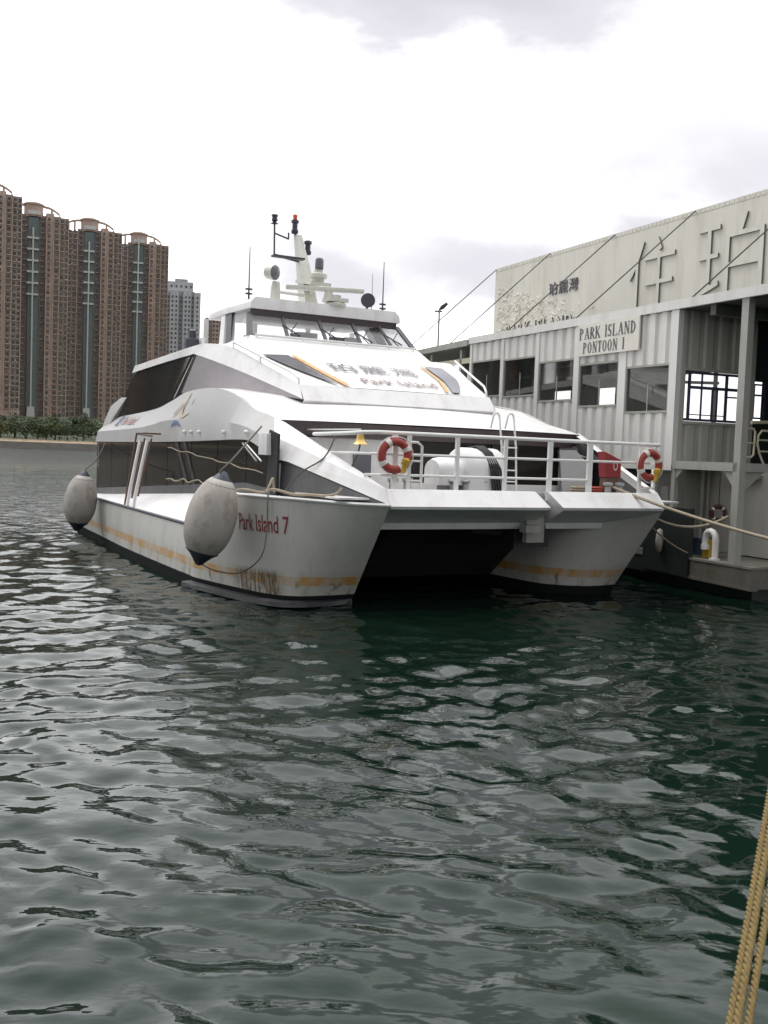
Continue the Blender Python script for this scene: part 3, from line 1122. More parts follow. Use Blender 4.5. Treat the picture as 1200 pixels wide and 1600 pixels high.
b = lip_piece(-3.74, slot_l, .22)
b.build('bow_lip', [M['white']], ferry, smooth=20)
b = lip_piece(slot_r, 3.74, .22)
b.build('bow_lip', [M['white']], ferry, smooth=20)
b = MB()
b.bb((slot_l + .1, .75, 1.3), (slot_r + .25, .9, 2.45))
b.bb((slot_l - .1, .5, 1.55), (slot_r - .05, .75, 1.72))
b.build('cable_slot', M['steel'], ferry)
b = MB()
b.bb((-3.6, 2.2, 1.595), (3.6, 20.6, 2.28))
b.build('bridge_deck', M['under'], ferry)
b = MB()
b.prism([(-2.35, 2.3, 1.61), (-2.35, 3.0, 1.1), (-2.35, 4.2, .12), (-2.35, 20.5, .12), (-2.35, 20.5, 1.61)], (4.2, 0, 0))  # added dark block, fills the tunnel to turn it black
b.build('added_tunnel_fill', M['under'], ferry, smooth=None)
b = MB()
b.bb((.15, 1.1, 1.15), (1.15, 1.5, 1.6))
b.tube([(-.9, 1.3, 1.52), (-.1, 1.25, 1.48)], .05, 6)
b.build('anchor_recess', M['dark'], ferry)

# lower cabin sides: tinted glazing, white band over it, all as thin solid panels leaning inboard
BAND_TOP = [(21., -4.42, 4.15), (15.6, -4.42, 4.37), (13.6, -4.42, 4.58), (12., -4.40, 4.84), (9., -4.55, 4.86), (7.12, -4.60, 4.62), (5.79, -4.60, 4.24), (4.93, -4.55, 4.08), (4.26, -4.5, 3.94)]
BAND_BOT = [(21.2, -5.0, 3.24), (15.6, -5.03, 3.28), (13.6, -5.04, 3.30), (12., -5.05, 3.32), (9., -5.05, 3.37), (7.12, -5.05, 3.41), (5.1, -5.05, 3.44), (4.2, -5.02, 3.27), (3.55, -5.0, 3.12)]


def interp_rows(A, B, n=6):
    rows = []
    m = len(A) - 1
    for k in range(m * n + 1):
        t_ = k / n
        a, b_ = catmull(A, t_), catmull(B, t_)
        rows.append((a, b_))
    return rows


for s_ in (1, -1):
    b = MB()
    rows = []
    for a, c in interp_rows(BAND_TOP, BAND_BOT):
        kn = (c[0] + (a[0] - c[0]) * .42, c[1] + .06, c[2] + (a[2] - c[2]) * .42)
        rows.append([(s_ * p[1], p[0], p[2]) for p in (a, kn, c)] + [(s_ * (c[1] + .12), c[0], c[2]), (s_ * (a[1] + .12), a[0], a[2] - .02)])
    b.grid(rows, closed=True)
    band = b.build('cabin_side', M['offwhite'], ferry, smooth=25)
    # glazing: individual panes between y=20.5 and the raked forward pane
    ys = [20.9, 18.6, 16.3, 14.0, 11.7, 9.4, 7.2, 5.1]

    def zi(y):
        return 2.2 - (y - 4.4) * .0575

    def zt(y):
        return 3.44 - (y - 5.1) * .0125
    for y0, y1 in zip(ys, ys[1:]):
        b = MB()
        b.prism([(s_ * -5.0, y0 - .02, zi(y0) + .22), (s_ * -5.0, y1 + .02, zi(y1) + .22), (s_ * -5.0, y1 + .02, zt(y1)), (s_ * -5.0, y0 - .02, zt(y0))], (s_ * .06, 0, 0))
        b.build('window', M['tint'], ferry)
    b = MB()
    b.prism([(s_ * -5.0, 5.08, zi(5.1) + .22), (s_ * -4.98, 3.3, 2.3), (s_ * -4.98, 3.3, 3.06), (s_ * -5.0, 5.08, 3.43)], (s_ * .06, 0, 0))
    b.build('window', M['tint'], ferry)
    b = MB()
    b.prism([(s_ * -5.02, 20.9, zi(20.9) - .02), (s_ * -5.02, 3.3, 2.16), (s_ * -5.02, 3.3, 2.32), (s_ * -5.02, 5.1, zi(5.1) + .24), (s_ * -5.02, 20.9, zi(20.9) + .24)], (s_ * .09, 0, 0))
    b.build('window_sill', M['grey_panel'], ferry)
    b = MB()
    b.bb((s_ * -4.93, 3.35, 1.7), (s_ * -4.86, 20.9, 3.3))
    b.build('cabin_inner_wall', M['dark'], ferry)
    # diagonal bulwark from the roof corner down to the bow
    b = MB()
    P = [(-4.5, 4.26, 3.94), (-3.77, .30, 2.52), (-3.79, .02, 2.19), (-4.83, 3.0, 2.98), (-5.0, 3.32, 3.02), (-5.0, 3.55, 3.12), (-4.86, 3.75, 3.55), (-4.6, 4.35, 3.98)]
    b.prism([mir(p, s_) for p in P], (s_ * .10, .05, -.02))
    b.build('bow_bulwark', M['white'], ferry, smooth=None)
    b = MB()
    b.prism([mir(p, s_) for p in ((-3.86, .12, 2.2), (-4.87, 3.28, 2.2), (-4.84, 3.28, 3.0))], (s_ * .08, 0, 0))
    b.build('bulwark_panel', M['grey_panel'], ferry, smooth=None)
    # narrow side doorway behind the bulwark, dark panel standing in for its unlit opening; white locker
    b = MB()
    b.prism([mir(p, s_) for p in ((-5.06, 3.52, 3.68), (-5.06, 2.98, 3.58), (-5.03, 3.06, 3.0), (-5.03, 3.12, 2.2), (-5.03, 3.72, 2.2), (-5.04, 3.60, 3.0), (-5.06, 3.56, 3.4))], (s_ * .05, 0, 0))
    if s_ == 1:
        b.build('side_doorway', M['dark'], ferry, smooth=None)
    b = MB()
    b.bb((s_ * -5.16, 3.42, 3.10), (s_ * -4.95, 3.92, 3.60))
    if s_ == 1:
        b.build('side_locker', M['white'], ferry, bevel=.02)
    # small fittings along the band
    for y in (9.9, 9.3, 8.6, 6.6, 5.0):
        b = MB()
        b.lathe([(.05, 0), (.05, .06), (.03, .08)], (s_ * -5.04, y, 3.62), (-s_, 0, 0), 8)
        b.build('eyelet', M['white'], band)

# front roof of the lower cabin and its dark fascia
b = MB()
rows = []
for y, xe, ze, zc in ((4.22, 4.5, 3.94, 3.97), (4.9, 4.55, 4.07, 4.15), (5.8, 4.6, 4.23, 4.38), (7.12, 4.6, 4.61, 4.72), (9., 4.55, 4.85, 4.95), (12., 4.4, 4.83, 5.0)):
    rows.append([(xe * j / 8, y, ze + (zc - ze) * (1 - (abs(j) / 8) ** 2)) for j in range(-8, 9)])
b.grid(rows)
b.build('cabin_roof', M['white'], ferry, smooth=40)
b = MB()
b.grid([[(-4.5, 4.25, 3.935), (4.5, 4.25, 3.935)], [(-4.40, 4.40, 3.58), (4.40, 4.40, 3.58)], [(-4.3, 4.62, 3.56), (4.3, 4.62, 3.56)], [(-4.5, 4.7, 3.93), (4.5, 4.7, 3.93)]])
b.build('roof_fascia', M['fascia'], ferry, smooth=None)
# recessed front wall of the cabin
b = MB()
b.bb((-4.78, 4.62, 2.1), (-.75, 4.72, 3.62))
b.bb((4.15, 4.62, 2.1), (4.78, 4.72, 3.62))
b.bb((-.75, 4.62, 2.1), (4.15, 4.72, 2.5))
front = b.build('cabin_front', M['white'], ferry, smooth=None)
b = MB()
b.bb((-.74, 4.66, 2.5), (1.8, 4.72, 3.6))
b.build('window', M['tint'], front)
b = MB()
b.bb((1.86, 4.66, 2.5), (4.15, 4.72, 3.6))
b.build('window', M['tint'], front)
b = MB()
b.bb((-2.35, 4.58, 2.55), (-1.85, 4.625, 3.25))
b.build('window', M['tint2'], front)
b = MB()
b.bb((-4.55, 4.56, 2.9), (-4.25, 4.625, 3.62))
b.build('door', M['dark'], front)
b = MB()
b.bb((-4.2, 4.3, 2.2), (-3.45, 4.6, 3.56))
b.bb((-3.40, 4.35, 2.2), (-2.7, 4.6, 3.0))
b.build('deck_locker', M['offwhite'], ferry, bevel=.02)
b = MB()
b.prism([(3.95, 4.2, 2.3), (4.45, 3.7, 2.3), (4.45, 3.7, 3.1), (4.3, 4.1, 3.5), (3.95, 4.4, 3.5)], (.1, .2, 0))
b.build('deck_locker', M['offwhite'], ferry, smooth=None)
b = MB()
b.bb((-4.7, .52, 2.26), (4.7, 4.62, 2.3))
b.build('foredeck', M['deck'], ferry, smooth=None)

# upper cabin: dark glazing aft, silver tapered panel forward, roof edge over both
UP_T = [(18.2, -4.35, 5.70), (15., -4.34, 5.82), (11.8, -4.33, 5.93), (11.1, -4.28, 5.90), (9., -3.78, 5.38), (7.6, -3.35, 4.95), (6.28, -3.02, 4.58)]
UP_B = [(20.6, -4.42, 4.16), (15.6, -4.43, 4.37), (13.6, -4.43, 4.60), (12., -4.38, 4.85), (9., -3.80, 4.84), (7.6, -3.38, 4.70), (6.28, -3.04, 4.55)]
RF_L = [(18.25, -4.42, 5.73), (15., -4.41, 5.85), (11.8, -4.40, 5.94), (11.1, -4.34, 5.91), (9., -3.83, 5.39), (7.6, -3.39, 4.96), (6.28, -3.05, 4.57)]
RF_T = [(18.05, -4.38, 5.97), (15., -4.37, 6.08), (11.8, -4.36, 6.19), (10.95, -4.10, 6.26), (9.8, -3.75, 6.10), (8.2, -3.35, 5.53), (6.6, -3.00, 4.95)]
for s_ in (1, -1):
    rws = interp_rows(UP_T, UP_B, 6)
    for nm, k0, k1, mm in (('window', 0, 6, 'tint'), ('window', 6, 12, 'tint'), ('window', 12, 17, 'tint'), ('window_film', 17, 36, 'silver')):
        b = MB()
        b.grid([[(s_ * p[1], p[0], p[2]) for p in (a, c)] + [(s_ * (c[1] + .08), c[0], c[2]), (s_ * (a[1] + .08), a[0], a[2])] for a, c in rws[k0:k1 + 1]], closed=True)
        b.build(nm, M[mm], ferry, smooth=30)
    b = MB()
    b.grid([[(s_ * p[1], p[0], p[2]) for p in (a, c)] + [(s_ * (c[1] + .2), c[0], c[2] + .01), (s_ * (a[1] + .2), a[0], a[2])] for a, c in interp_rows(RF_T, RF_L, 5)], closed=True)
    redge = b.build('roof_edge', M['white'], ferry, smooth=25)
    # grab rail beside the sloping front
    b = MB()
    pts = [(-3.72, 9.75, 6.03), (-3.74, 9.7, 6.24), (-3.08, 7.0, 5.30), (-2.98, 6.72, 5.12), (-2.98, 6.7, 4.98)]
    b.tube([mir(p, s_) for p in pts], .035, 7)
    b.tube([mir(p, s_) for p in ((-3.42, 8.4, 5.80), (-3.42, 8.4, 5.6))], .025, 6)
    b.build('grab_rail', M['rail'], redge)
# upper deck roof, sloped front and riser
b = MB()
rws = interp_rows(RF_T, RF_T, 5)
b.grid([[(x * -a[1] * .995, a[0], a[2] + .02 * (1 - x * x)) for x in (-1, -.75, -.5, -.25, 0, .25, .5, .75, 1)] for a, _ in rws])
b.build('sloping_front', M['white'], ferry, smooth=30)
b = MB()
b.grid([[(x, 6.585, 4.955), (x, 6.25, 4.54), (x, 6.4, 4.42)] for x in (-3.02, 0, 3.02)])
b.build('front_riser', M['white'], ferry, smooth=None)
b = MB()
b.bb((-4.3, 18.0, 4.1), (4.3, 18.2, 5.9))
b.bb((-5.0, 20.6, 2.3), (5.0, 20.75, 3.3))
b.build('aft_bulkhead', M['white'], ferry, smooth=None)
b = MB()
b.prism([(-4.9, 21.4, 3.25), (-4.95, 20.5, 3.25), (-4.6, 20.2, 4.15), (-4.4, 19.0, 4.9), (-4.4, 19.9, 4.9), (-4.6, 20.6, 4.6), (-4.7, 21.0, 4.1)], (.5, 0, 0))
b.prism([(4.9, 21.4, 3.25), (4.95, 20.5, 3.25), (4.6, 20.2, 4.15), (4.4, 19.0, 4.9), (4.4, 19.9, 4.9), (4.6, 20.6, 4.6), (4.7, 21.0, 4.1)], (-.5, 0, 0))
b.bb((-4.4, 18.2, 4.0), (4.4, 21.0, 4.12))
b.build('aft_quarter', M['offwhite'], ferry, smooth=25, bevel=.05)


def front_z(y):      # height of the sloping front at station y
    P_ = sorted((a[0], a[2]) for a, _ in rws)
    for (y0, z0), (y1, z1) in zip(P_, P_[1:]):
        if y0 <= y <= y1:
            return z0 + (z1 - z0) * (y - y0) / (y1 - y0)
    return P_[0][1] if y < P_[0][0] else P_[-1][1]


def on_front(x, y, up_=.05):
    return (x, y, front_z(y) + .02 * (1 - (x / 3.4) ** 2) + up_)


def front_strip(name, left, mm, lab=None):
    """left: two edges [(x,y)...] lying on the sloping front"""
    A, B = left
    b = MB()
    rows = []
    for k in range(13):
        t_ = k / 12 * (len(A) - 1)
        rows.append([on_front(*catmull(A, t_)), on_front(*lerp(catmull(A, t_), catmull(B, t_), .5)), on_front(*catmull(B, t_))])
    b.grid(rows)
    return b.build(name, M[mm], ferry, smooth=40)


front_strip('front_window', ([(-3.12, 9.05), (-2.55, 7.8), (-1.88, 6.66)], [(-2.28, 9.15), (-2.05, 7.8), (-1.82, 6.64)]), 'tint2')
front_strip('front_window', ([(2.90, 9.1), (2.72, 7.9), (2.05, 6.66)], [(2.26, 9.15), (2.16, 7.8), (1.78, 6.64)]), 'tint2')
front_strip('front_stripe', ([(-2.20, 9.15), (-1.92, 7.8), (-1.66, 6.64)], [(-2.06, 9.15), (-1.76, 7.8), (-1.46, 6.64)]), 'ochre')
front_strip('front_stripe', ([(2.10, 9.15), (1.96, 7.8), (1.56, 6.64)], [(2.18, 9.15), (2.06, 7.8), (1.68, 6.64)]), 'ochre')
text_mesh('front_lettering', '珀麗灣', lambda x, y, z: on_front(-1.35 + x, 7.95 + y * 1.0), M['fadeink'], ferry, fine=.15, fit=(2.85, .74), bold=.0, spacing=1.25)
text_mesh('front_lettering', 'Park Island', lambda x, y, z: on_front(-.85 + x, 6.98 + y), M['fadeink2'], ferry, fine=.15, fit=(2.4, .44), bold=.022, spacing=1.15)

# wheelhouse
WB, WT = 6.60, 7.46
wb = MB()
wb.grid([[(-2.98, 9.75, 6.08), (2.98, 9.75, 6.08)], [(-2.9, 10.62, 6.55), (2.9, 10.62, 6.55)], [(-2.86, 10.75, 6.60), (2.86, 10.75, 6.60)]])
for s_ in (1, -1):
    wb.face([(s_ * 2.98, 9.75, 6.08), (s_ * 2.9, 10.62, 6.55), (s_ * 2.86, 10.75, 6.6), (s_ * 2.9, 12.7, 6.5), (s_ * 3.1, 13.2, 6.1)])
    wb.face([(s_ * 2.9, 12.7, 6.5), (s_ * 3.1, 13.2, 6.1), (s_ * 3.0, 15.2, 6.1), (s_ * 2.95, 15.2, 6.5)])
    wb.prism([(s_ * 2.92, 12.95, 6.5), (s_ * 2.92, 13.35, 6.5), (s_ * 2.66, 13.9, 7.5), (s_ * 2.66, 13.55, 7.5)], (s_ * -.1, 0, 0))
wb.face([(-3, 15.2, 6.1), (3, 15.2, 6.1), (2.95, 15.2, 6.5), (-2.95, 15.2, 6.5)])
for x in (-2.75, -1.0, 1.0, 2.75):
    wb.bb((x - .08, 15.15, 6.5), (x + .08, 15.25, 7.5))
wb.build('wheelhouse_base', M['white'], ferry, smooth=None)
b = MB()
b.tube([(-2.75, 10.58, 6.62), (2.75, 10.58, 6.62)], .03, 6)
for x in (-2.7, -1.2, .3, 1.8, 2.7):
    b.tube([(x, 10.62, 6.54), (x, 10.58, 6.62)], .02, 5)
b.build('grab_rail', M['rail'], ferry)
b = MB()
RX = 2.72
roofpoly = [(-2.62, 11.42), (2.62, 11.42), (2.7, 13.6), (2.6, 15.4), (-2.6, 15.4), (-2.7, 13.6)]
b.grid([[(x, y, z) for x, y in roofpoly] for z in (7.5, 7.56)], closed=True)
b.grid([[(x, y, 7.56) for x, y in roofpoly], [(x * .99, 11.45 + (y - 11.45) * .99, 7.70) for x, y in roofpoly], [(x * .93, 11.75 + (y - 11.75) * .95, 7.86) for x, y in roofpoly]], closed=True)
b.face([(x * .93, 11.75 + (y - 11.75) * .95, 7.86) for x, y in roofpoly])
b.face([(x, y, 7.5) for x, y in reversed(roofpoly)])
b.build('wheelhouse_roof', M['white'], ferry, smooth=25)
b = MB()
b.bb((-2.55, 11.52, 7.30), (2.55, 11.58, 7.5))
b.build('window_header', M['fascia'], ferry, smooth=None)
xb = [-2.85, -1.60, -.30, .92, 2.04, 2.85]
xt = [-2.58, -1.50, -.26, .92, 1.90, 2.58]
for k in range(5):
    b = MB()
    b.prism([(xb[k] + .04, 10.76, WB), (xb[k + 1] - .04, 10.76, WB), (xt[k + 1] - .04, 11.55, 7.34), (xt[k] + .04, 11.55, 7.34)], (0, .03, -.01))
    b.build('windscreen', M['glass'], ferry, smooth=None)
for k in range(6):
    b = MB()
    wd = .09 if k in (0, 5) else .05
    b.prism([(xb[k] - wd, 10.75, WB - .01), (xb[k] + wd, 10.75, WB - .01), (xt[k] + wd, 11.55, 7.4), (xt[k] - wd, 11.55, 7.4)], (0, .09, 0))
    b.build('windscreen_post', M['grey_panel'], ferry, smooth=None)
for k in (1, 2, 3, 4):
    b = MB()
    x0 = lerp((xb[k], 0), (xb[k + 1], 0), .12)[0]
    b.tube([(x0 + .35, 11.35, 7.15), (x0, 10.98, 6.85), (x0 + .12, 10.76, 6.66)], .018, 5)
    b.tube([(x0 - .2, 11.2, 7.05), (x0 + .28, 10.85, 6.72)], .022, 5)
    b.build('wiper', M['lamp'], ferry)
for s_ in (1, -1):
    b = MB()
    b.prism([(s_ * 2.86, 10.85, 6.60), (s_ * 2.89, 12.35, 6.52), (s_ * 2.62, 13.1, 7.42), (s_ * 2.58, 11.65, 7.42)], (s_ * -.03, 0, 0))
    b.build('side_window', M['glass'], ferry, smooth=None)
    b = MB()
    b.prism([(s_ * 2.90, 12.3, 6.50), (s_ * 2.91, 12.75, 6.48), (s_ * 2.64, 13.45, 7.5), (s_ * 2.64, 13.0, 7.5)], (s_ * -.12, 0, 0))
    b.build('side_post', M['lamp'], ferry, smooth=None)
# what is visible inside the wheelhouse
b = MB()
b.bb((-2.6, 11.3, 6.55), (2.6, 12.0, 6.72))
b.bb((-.9, 11.7, 6.7), (-.2, 12.0, 6.95))
b.bb((.8, 11.7, 6.7), (1.3, 12.0, 6.92))
b.build('console', M['grey_panel'], ferry, bevel=.02)
for x in (-.5, .9):
    b = MB()
    b.bb((x - .25, 12.6, 6.3), (x + .25, 12.72, 7.0))
    b.bb((x - .25, 12.2, 6.3), (x + .25, 12.6, 6.65))
    b.build('helm_chair', M['offwhite'], ferry, bevel=.04)
# mast and what it carries
mast = MB()
mast.grid([[(x * w_, y0 + y * d_, z) for x, y in ((-1, -1), (1, -1), (1, 1), (-1, 1))] for z, y0, w_, d_ in ((7.8, 12.9, .23, .30), (9.4, 13.55, .16, .20), (10.45, 14.05, .10, .12))], closed=True)
mast = mast.build('mast', M['mastw'], ferry, smooth=None)
b = MB()
b.prism([(-.36, 12.0, 8.62), (.36, 12.0, 8.62), (.30, 13.4, 8.86), (-.30, 13.4, 8.86)], (0, .05, -.10))
b.prism([(-.04, 12.1, 8.55), (-.04, 13.2, 8.72), (-.04, 13.2, 8.2)], (.08, 0, 0))
b.build('mast_bracket', M['mastw'], mast, smooth=None)
b = MB()
b.lathe([(.18, 8.62), (.20, 8.78), (.29, 8.8), (.29, 8.90), (.15, 8.96), (.14, 9.05)], (0, 12.25, 0), n=14)
b.build('searchlight_base', M['mastw'], mast)
b = MB()
b.lathe([(.12, 9.05), (.14, 9.1), (.14, 9.36), (.10, 9.42), (.0, 9.44)], (0, 12.2, 0), n=12)
b.build('dome_light', M['lens'], mast)
b = MB()
rz = Matrix.Rotation(R(-20), 3, 'Z')
b.box((-.02, 11.65, 8.36), (2.5, .15, .15), 0, rz)
b.box((-.02 + .9 * math.cos(R(20)), 11.65 - .9 * math.sin(R(20)), 8.36), (.62, .18, .12), 0, rz)
b.build('radar_scanner', M['mastw'], mast, bevel=.04)
b = MB()
b.lathe([(.35, 7.84), (.36, 7.92), (.22, 7.98), (.18, 8.2)], (.35, 11.65, 0), n=14)
b.bb((-.0, 11.4, 7.98), (.7, 11.9, 8.10))
b.lathe([(.16, 8.1), (.12, 8.3)], (.1, 11.65, 0), n=12)
b.build('radar_pedestal', M['mastw'], mast)
# floodlight on its post, port side
b = MB()
b.tube([(-1.5, 12.2, 7.8), (-1.5, 12.2, 8.25), (-1.48, 12.2, 8.5)], [.17, .15, .12], 10)
b.bb((-2.05, 12.1, 7.85), (-1.3, 12.3, 7.95))
b.tube([(-1.5, 12.2, 8.2), (-.3, 12.7, 8.25)], .05, 6)
b.build('floodlight_post', M['mastw'], mast)
b = MB()
b.lathe([(.09, -.24), (.20, -.18), (.23, .0), (.24, .12)], (-1.62, 12.2, 8.78), (.45, -.85, -.1), 16)
fl_ = b.build('floodlight', M['mastw'], mast)
b = MB()
b.lathe([(.225, .121), (.19, .15), (.0, .17)], (-1.62, 12.2, 8.78), (.45, -.85, -.1), 16)
b.build('lens', M['lens'], fl_)
# side spar with horn light
b = MB()
b.tube([(-1.25, 13.0, 9.5), (-.1, 13.6, 9.5)], .045, 6)
b.bb((-1.3, 12.9, 9.44), (-.2, 13.15, 9.50))
b.tube([(-1.25, 13.0, 9.5), (-1.25, 13.05, 10.5)], .03, 6)
b.tube([(-1.25, 13.05, 10.2), (-.6, 13.4, 10.15), (-.6, 13.4, 10.35)], .03, 6)
b.build('signal_spar', M['lamp'], mast)
b = MB()
b.lathe([(.13, 10.5), (.05, 10.55), (.1, 10.6), (.08, 10.72), (.11, 10.74), (.11, 10.78)], (-1.25, 13.05, 0), n=12)
b.build('navigation_light', M['lamp'], mast)
for x, y, z in ((-.13, 14.0, 10.48), (.28, 13.8, 9.80)):
    b = MB()
    b.lathe([(.10, 0), (.12, .04), (.12, .12), (.09, .14), (.09, .34), (.13, .36), (.13, .44), (.05, .48)], (x, y, z), n=12)
    b.tube([(x, y, z + .02), (x * .4, y + .1, z - .1)], .03, 5)
    b.build('navigation_light', M['lamp'], mast)
b = MB()
b.lathe([(.07, 10.94), (.08, 11.10), (.0, 11.14)], (-.13, 14.0, 0), n=12)
b.build('navigation_light', M['redlens'], mast, label='red navigation light at the mast head')
# horn loudspeaker and whip aerials on the roof
b = MB()
b.lathe([(.06, -.2), (.08, -.1), (.22, .1), (.24, .12)], (1.7, 12, 8.2), (-.4, -.9, .05), 16)
b.lathe([(.20, .10), (.0, .02)], (1.7, 12, 8.2), (-.4, -.9, .05), 16, 1)
b.tube([(1.7, 12.05, 8.1), (1.7, 12.05, 7.85)], .04, 6)
b.build('loud_hailer', [M['lamp'], M['lamp']], ferry)
for x, h in ((-2.46, 1.62), (2.26, 1.72), (1.85, 1.3)):
    b = MB()
    b.tube([(x, 12, 7.8), (x, 12, 7.8 + h * .3), (x, 12, 7.82 + h)], [.035, .02, .012] if x != 1.85 else [.012, .01, .006], 6)
    if x != 1.85:
        b.bb((x - .10, 11.95, 7.98), (x + .10, 12.05, 8.03))
        b.bb((x - .10, 11.95, 8.12), (x + .10, 12.05, 8.17))
    b.build('aerial', M['lamp'], ferry)
b = MB()
b.bb((-4.0, 13.4, 6.05), (-3.55, 13.6, 6.62))
b.build('side_light', M['lamp'], ferry, bevel=.02)
b = MB()
b.bb((-3.5, 13.35, 6.0), (-3.38, 13.6, 6.68))
b.build('side_light_screen', M['white'], ferry, smooth=None)
b = MB()
b.tube([(-3.4, 14.6, 6.1), (-3.4, 14.6, 6.9)], .03, 6)
b.lathe([(.1, 6.6), (.13, 6.7), (.13, 7.0), (.05, 7.05)], (-3.4, 14.6, 0), n=10)
b.build('deck_light', M['lamp'], ferry)

# bow rail
b = MB()
top = [(-4.20, 2.95, 3.62), (-4.25, 1.2, 3.64), (-4.05, .75, 3.67), (-3.8, .6, 3.68), (4.05, .6, 3.68)]
b.tube(top, .042, 8)
b.tube([(-4.05, 2.3, 3.22), (-4.0, .9, 3.23), (-3.8, .6, 3.23), (3.75, .6, 3.23)], .03, 7)
b.tube([(-3.9, .95, 2.78), (-3.7, .6, 2.79), (1.9, .6, 2.78)], .03, 7)
b.build('bow_rail', M['rail'], ferry)
for x, zt_, wd in ((-3.38, 3.68, .06), (-3.03, 3.68, .04), (-1.82, 3.7, .045), (-.54, 3.7, .045), (.71, 3.69, .06), (1.88, 3.68, .07), (3.44, 3.66, .045)):
    b = MB()
    b.bb((x - wd, .57, 2.3), (x + wd, .63, zt_ - .03))
    b.build('stanchion', M['rail'], ferry, smooth=None)
b = MB()
b.tube([(-3.03, .58, 3.50), (-2.85, .56, 3.50), (-2.74, .56, 3.42), (-2.74, .56, 2.55)], .03, 7)
b.tube([(-3.03, .58, 3.10), (-2.74, .56, 3.10)], .025, 6)
b.tube([(-3.03, .58, 2.68), (-2.74, .56, 2.68)], .025, 6)
b.build('bow_gate', M['rail'], ferry)
b = MB()
b.tube([(3.42, .58, 2.62), (3.95, .62, 2.62)], .03, 6)
b.tube([(3.95, .62, 2.3), (3.95, .62, 3.66)], .03, 6)
b.build('rail_bracket', M['rail'], ferry)
# ladder up to the cabin roof with hooped tops
b = MB()
for x in (1.62, 2.08):
    pts = [(x + .1, 3.9, 2.3), (x + .1, 4.0, 3.5), (x + .06, 4.08, 4.2)] + [(x - .03 + .10 * math.cos(a), 4.12, 4.28 + .13 * math.sin(a)) for a in [k * math.pi / 6 for k in range(0, 7)]] + [(x - .14, 4.2, 4.0)]
    b.tube(pts, .03, 7)
for z in (2.6, 2.9, 3.2, 3.5):
    b.tube([(1.72, 3.95, z), (2.18, 3.95, z)], .022, 6)
b.build('ladder', M['rail'], ferry)
# ship's bell under the roof
b = MB()
b.lathe([(.0, .24), (.06, .22), (.09, .1), (.12, 0.02), (.17, -.02), (.15, -.03)], (-3.75, 1.5, 3.44), n=16)
b.build('bell', M['bell'], ferry, label='small brass bell hanging over the foredeck')
b = MB()
b.tube([(-3.75, 1.5, 3.65), (-3.75, 1.5, 3.74), (-3.75, 4.5, 3.74)], .02, 5)
b.build('bell_arm', M['rail'], ferry)
b = MB()
b.tube([(-3.75, 1.5, 3.42), (-3.8, 1.5, 3.2), (-3.95, 1.5, 2.9)], .02, 5)
b.build('bell_rope', M['thinrope'], ferry)
# winch gear on the foredeck
b = MB()
b.bb((-1.5, 1.3, 2.3), (-.2, 1.9, 2.42))
for x in (-1.35, -1.0, -.5):
    b.lathe([(.10, 2.4), (.06, 2.45), (.06, 2.6), (.12, 2.66), (.1, 2.7)], (x, 1.5, 0), n=10)
b.tube([(-.9, 1.6, 2.55), (-.3, 1.6, 2.55)], .1, 8)
b.build('mooring_winch', M['hook'], ferry)
for s_ in (-1, 1):
    b = MB()
    for dx in (-.18, .18):
        b.lathe([(.09, 2.3), (.08, 2.62), (.12, 2.66), (.12, 2.72), (.0, 2.73)], (s_ * 3.0 + dx, 1.0, 0), n=12)
    b.bb((s_ * 3.0 - .35, .9, 2.3), (s_ * 3.0 + .35, 1.1, 2.36))
    b.build('bollard', M['offwhite'], ferry)
# twin white guard bars by the boarding place, with their bracket
b = MB()
b.tube([(-5.55, 12.75, 3.32), (-5.92, 12.45, 1.75), (-5.98, 12.4, 1.37)], [.055, .055, .04], 8)
b.tube([(-5.55, 11.95, 3.34), (-5.92, 11.75, 1.75), (-5.98, 11.7, 1.36)], [.055, .055, .04], 8)
gb = b.build('guard_bar', M['white'], ferry)
b = MB()
b.tube([(-5.1, 13.0, 3.48), (-5.6, 13.0, 3.52), (-5.98, 12.75, 1.37)], .03, 6)
b.tube([(-5.52, 12.35, 3.4), (-5.94, 12.1, 1.6)], .03, 6)
b.tube([(-5.52, 11.6, 3.4), (-5.94, 11.4, 1.7)], .03, 6)
b.tube([(-5.1, 12.1, 3.55), (-5.6, 12.1, 3.55), (-5.6, 13.0, 3.55)], .03, 6)
b.build('guard_frame', M['wood'], gb)
# funnel-mark logo and faded marks on the port band


def on_band(y, z):
    rr = interp_rows(BAND_TOP, BAND_BOT)
    best = min(rr, key=lambda r_: abs(r_[0][0] - y))
    a, c = best
    f_ = (z - c[2]) / (a[2] - c[2])
    kx = c[1] + .06
    x = c[1] + (kx - c[1]) * f_ / .42 if f_ < .42 else kx + (a[1] - kx) * (f_ - .42) / .58
    return Vector((x - .02, y, z))


def stroke(name, pts, wd, mm, n=10):
    b = MB()
    rows = []
    for k in range(n + 1):
        t_ = k / n * (len(pts) - 1)
        y, z = catmull(pts, t_)
        y2, z2 = catmull(pts, min(t_ + .01, len(pts) - 1.0001))
        y1, z1 = catmull(pts, max(t_ - .01, 0))
        d = Vector((y2 - y1, z2 - z1)).normalized()
        ww = wd * (.25 + math.sin(math.pi * min(k + .6, n) / (n + .6)))
        rows.append([on_band(y - d.y * ww, z + d.x * ww), on_band(y + d.y * ww, z - d.x * ww)])
    b.grid(rows)
    return b.build(name, M[mm], ferry)


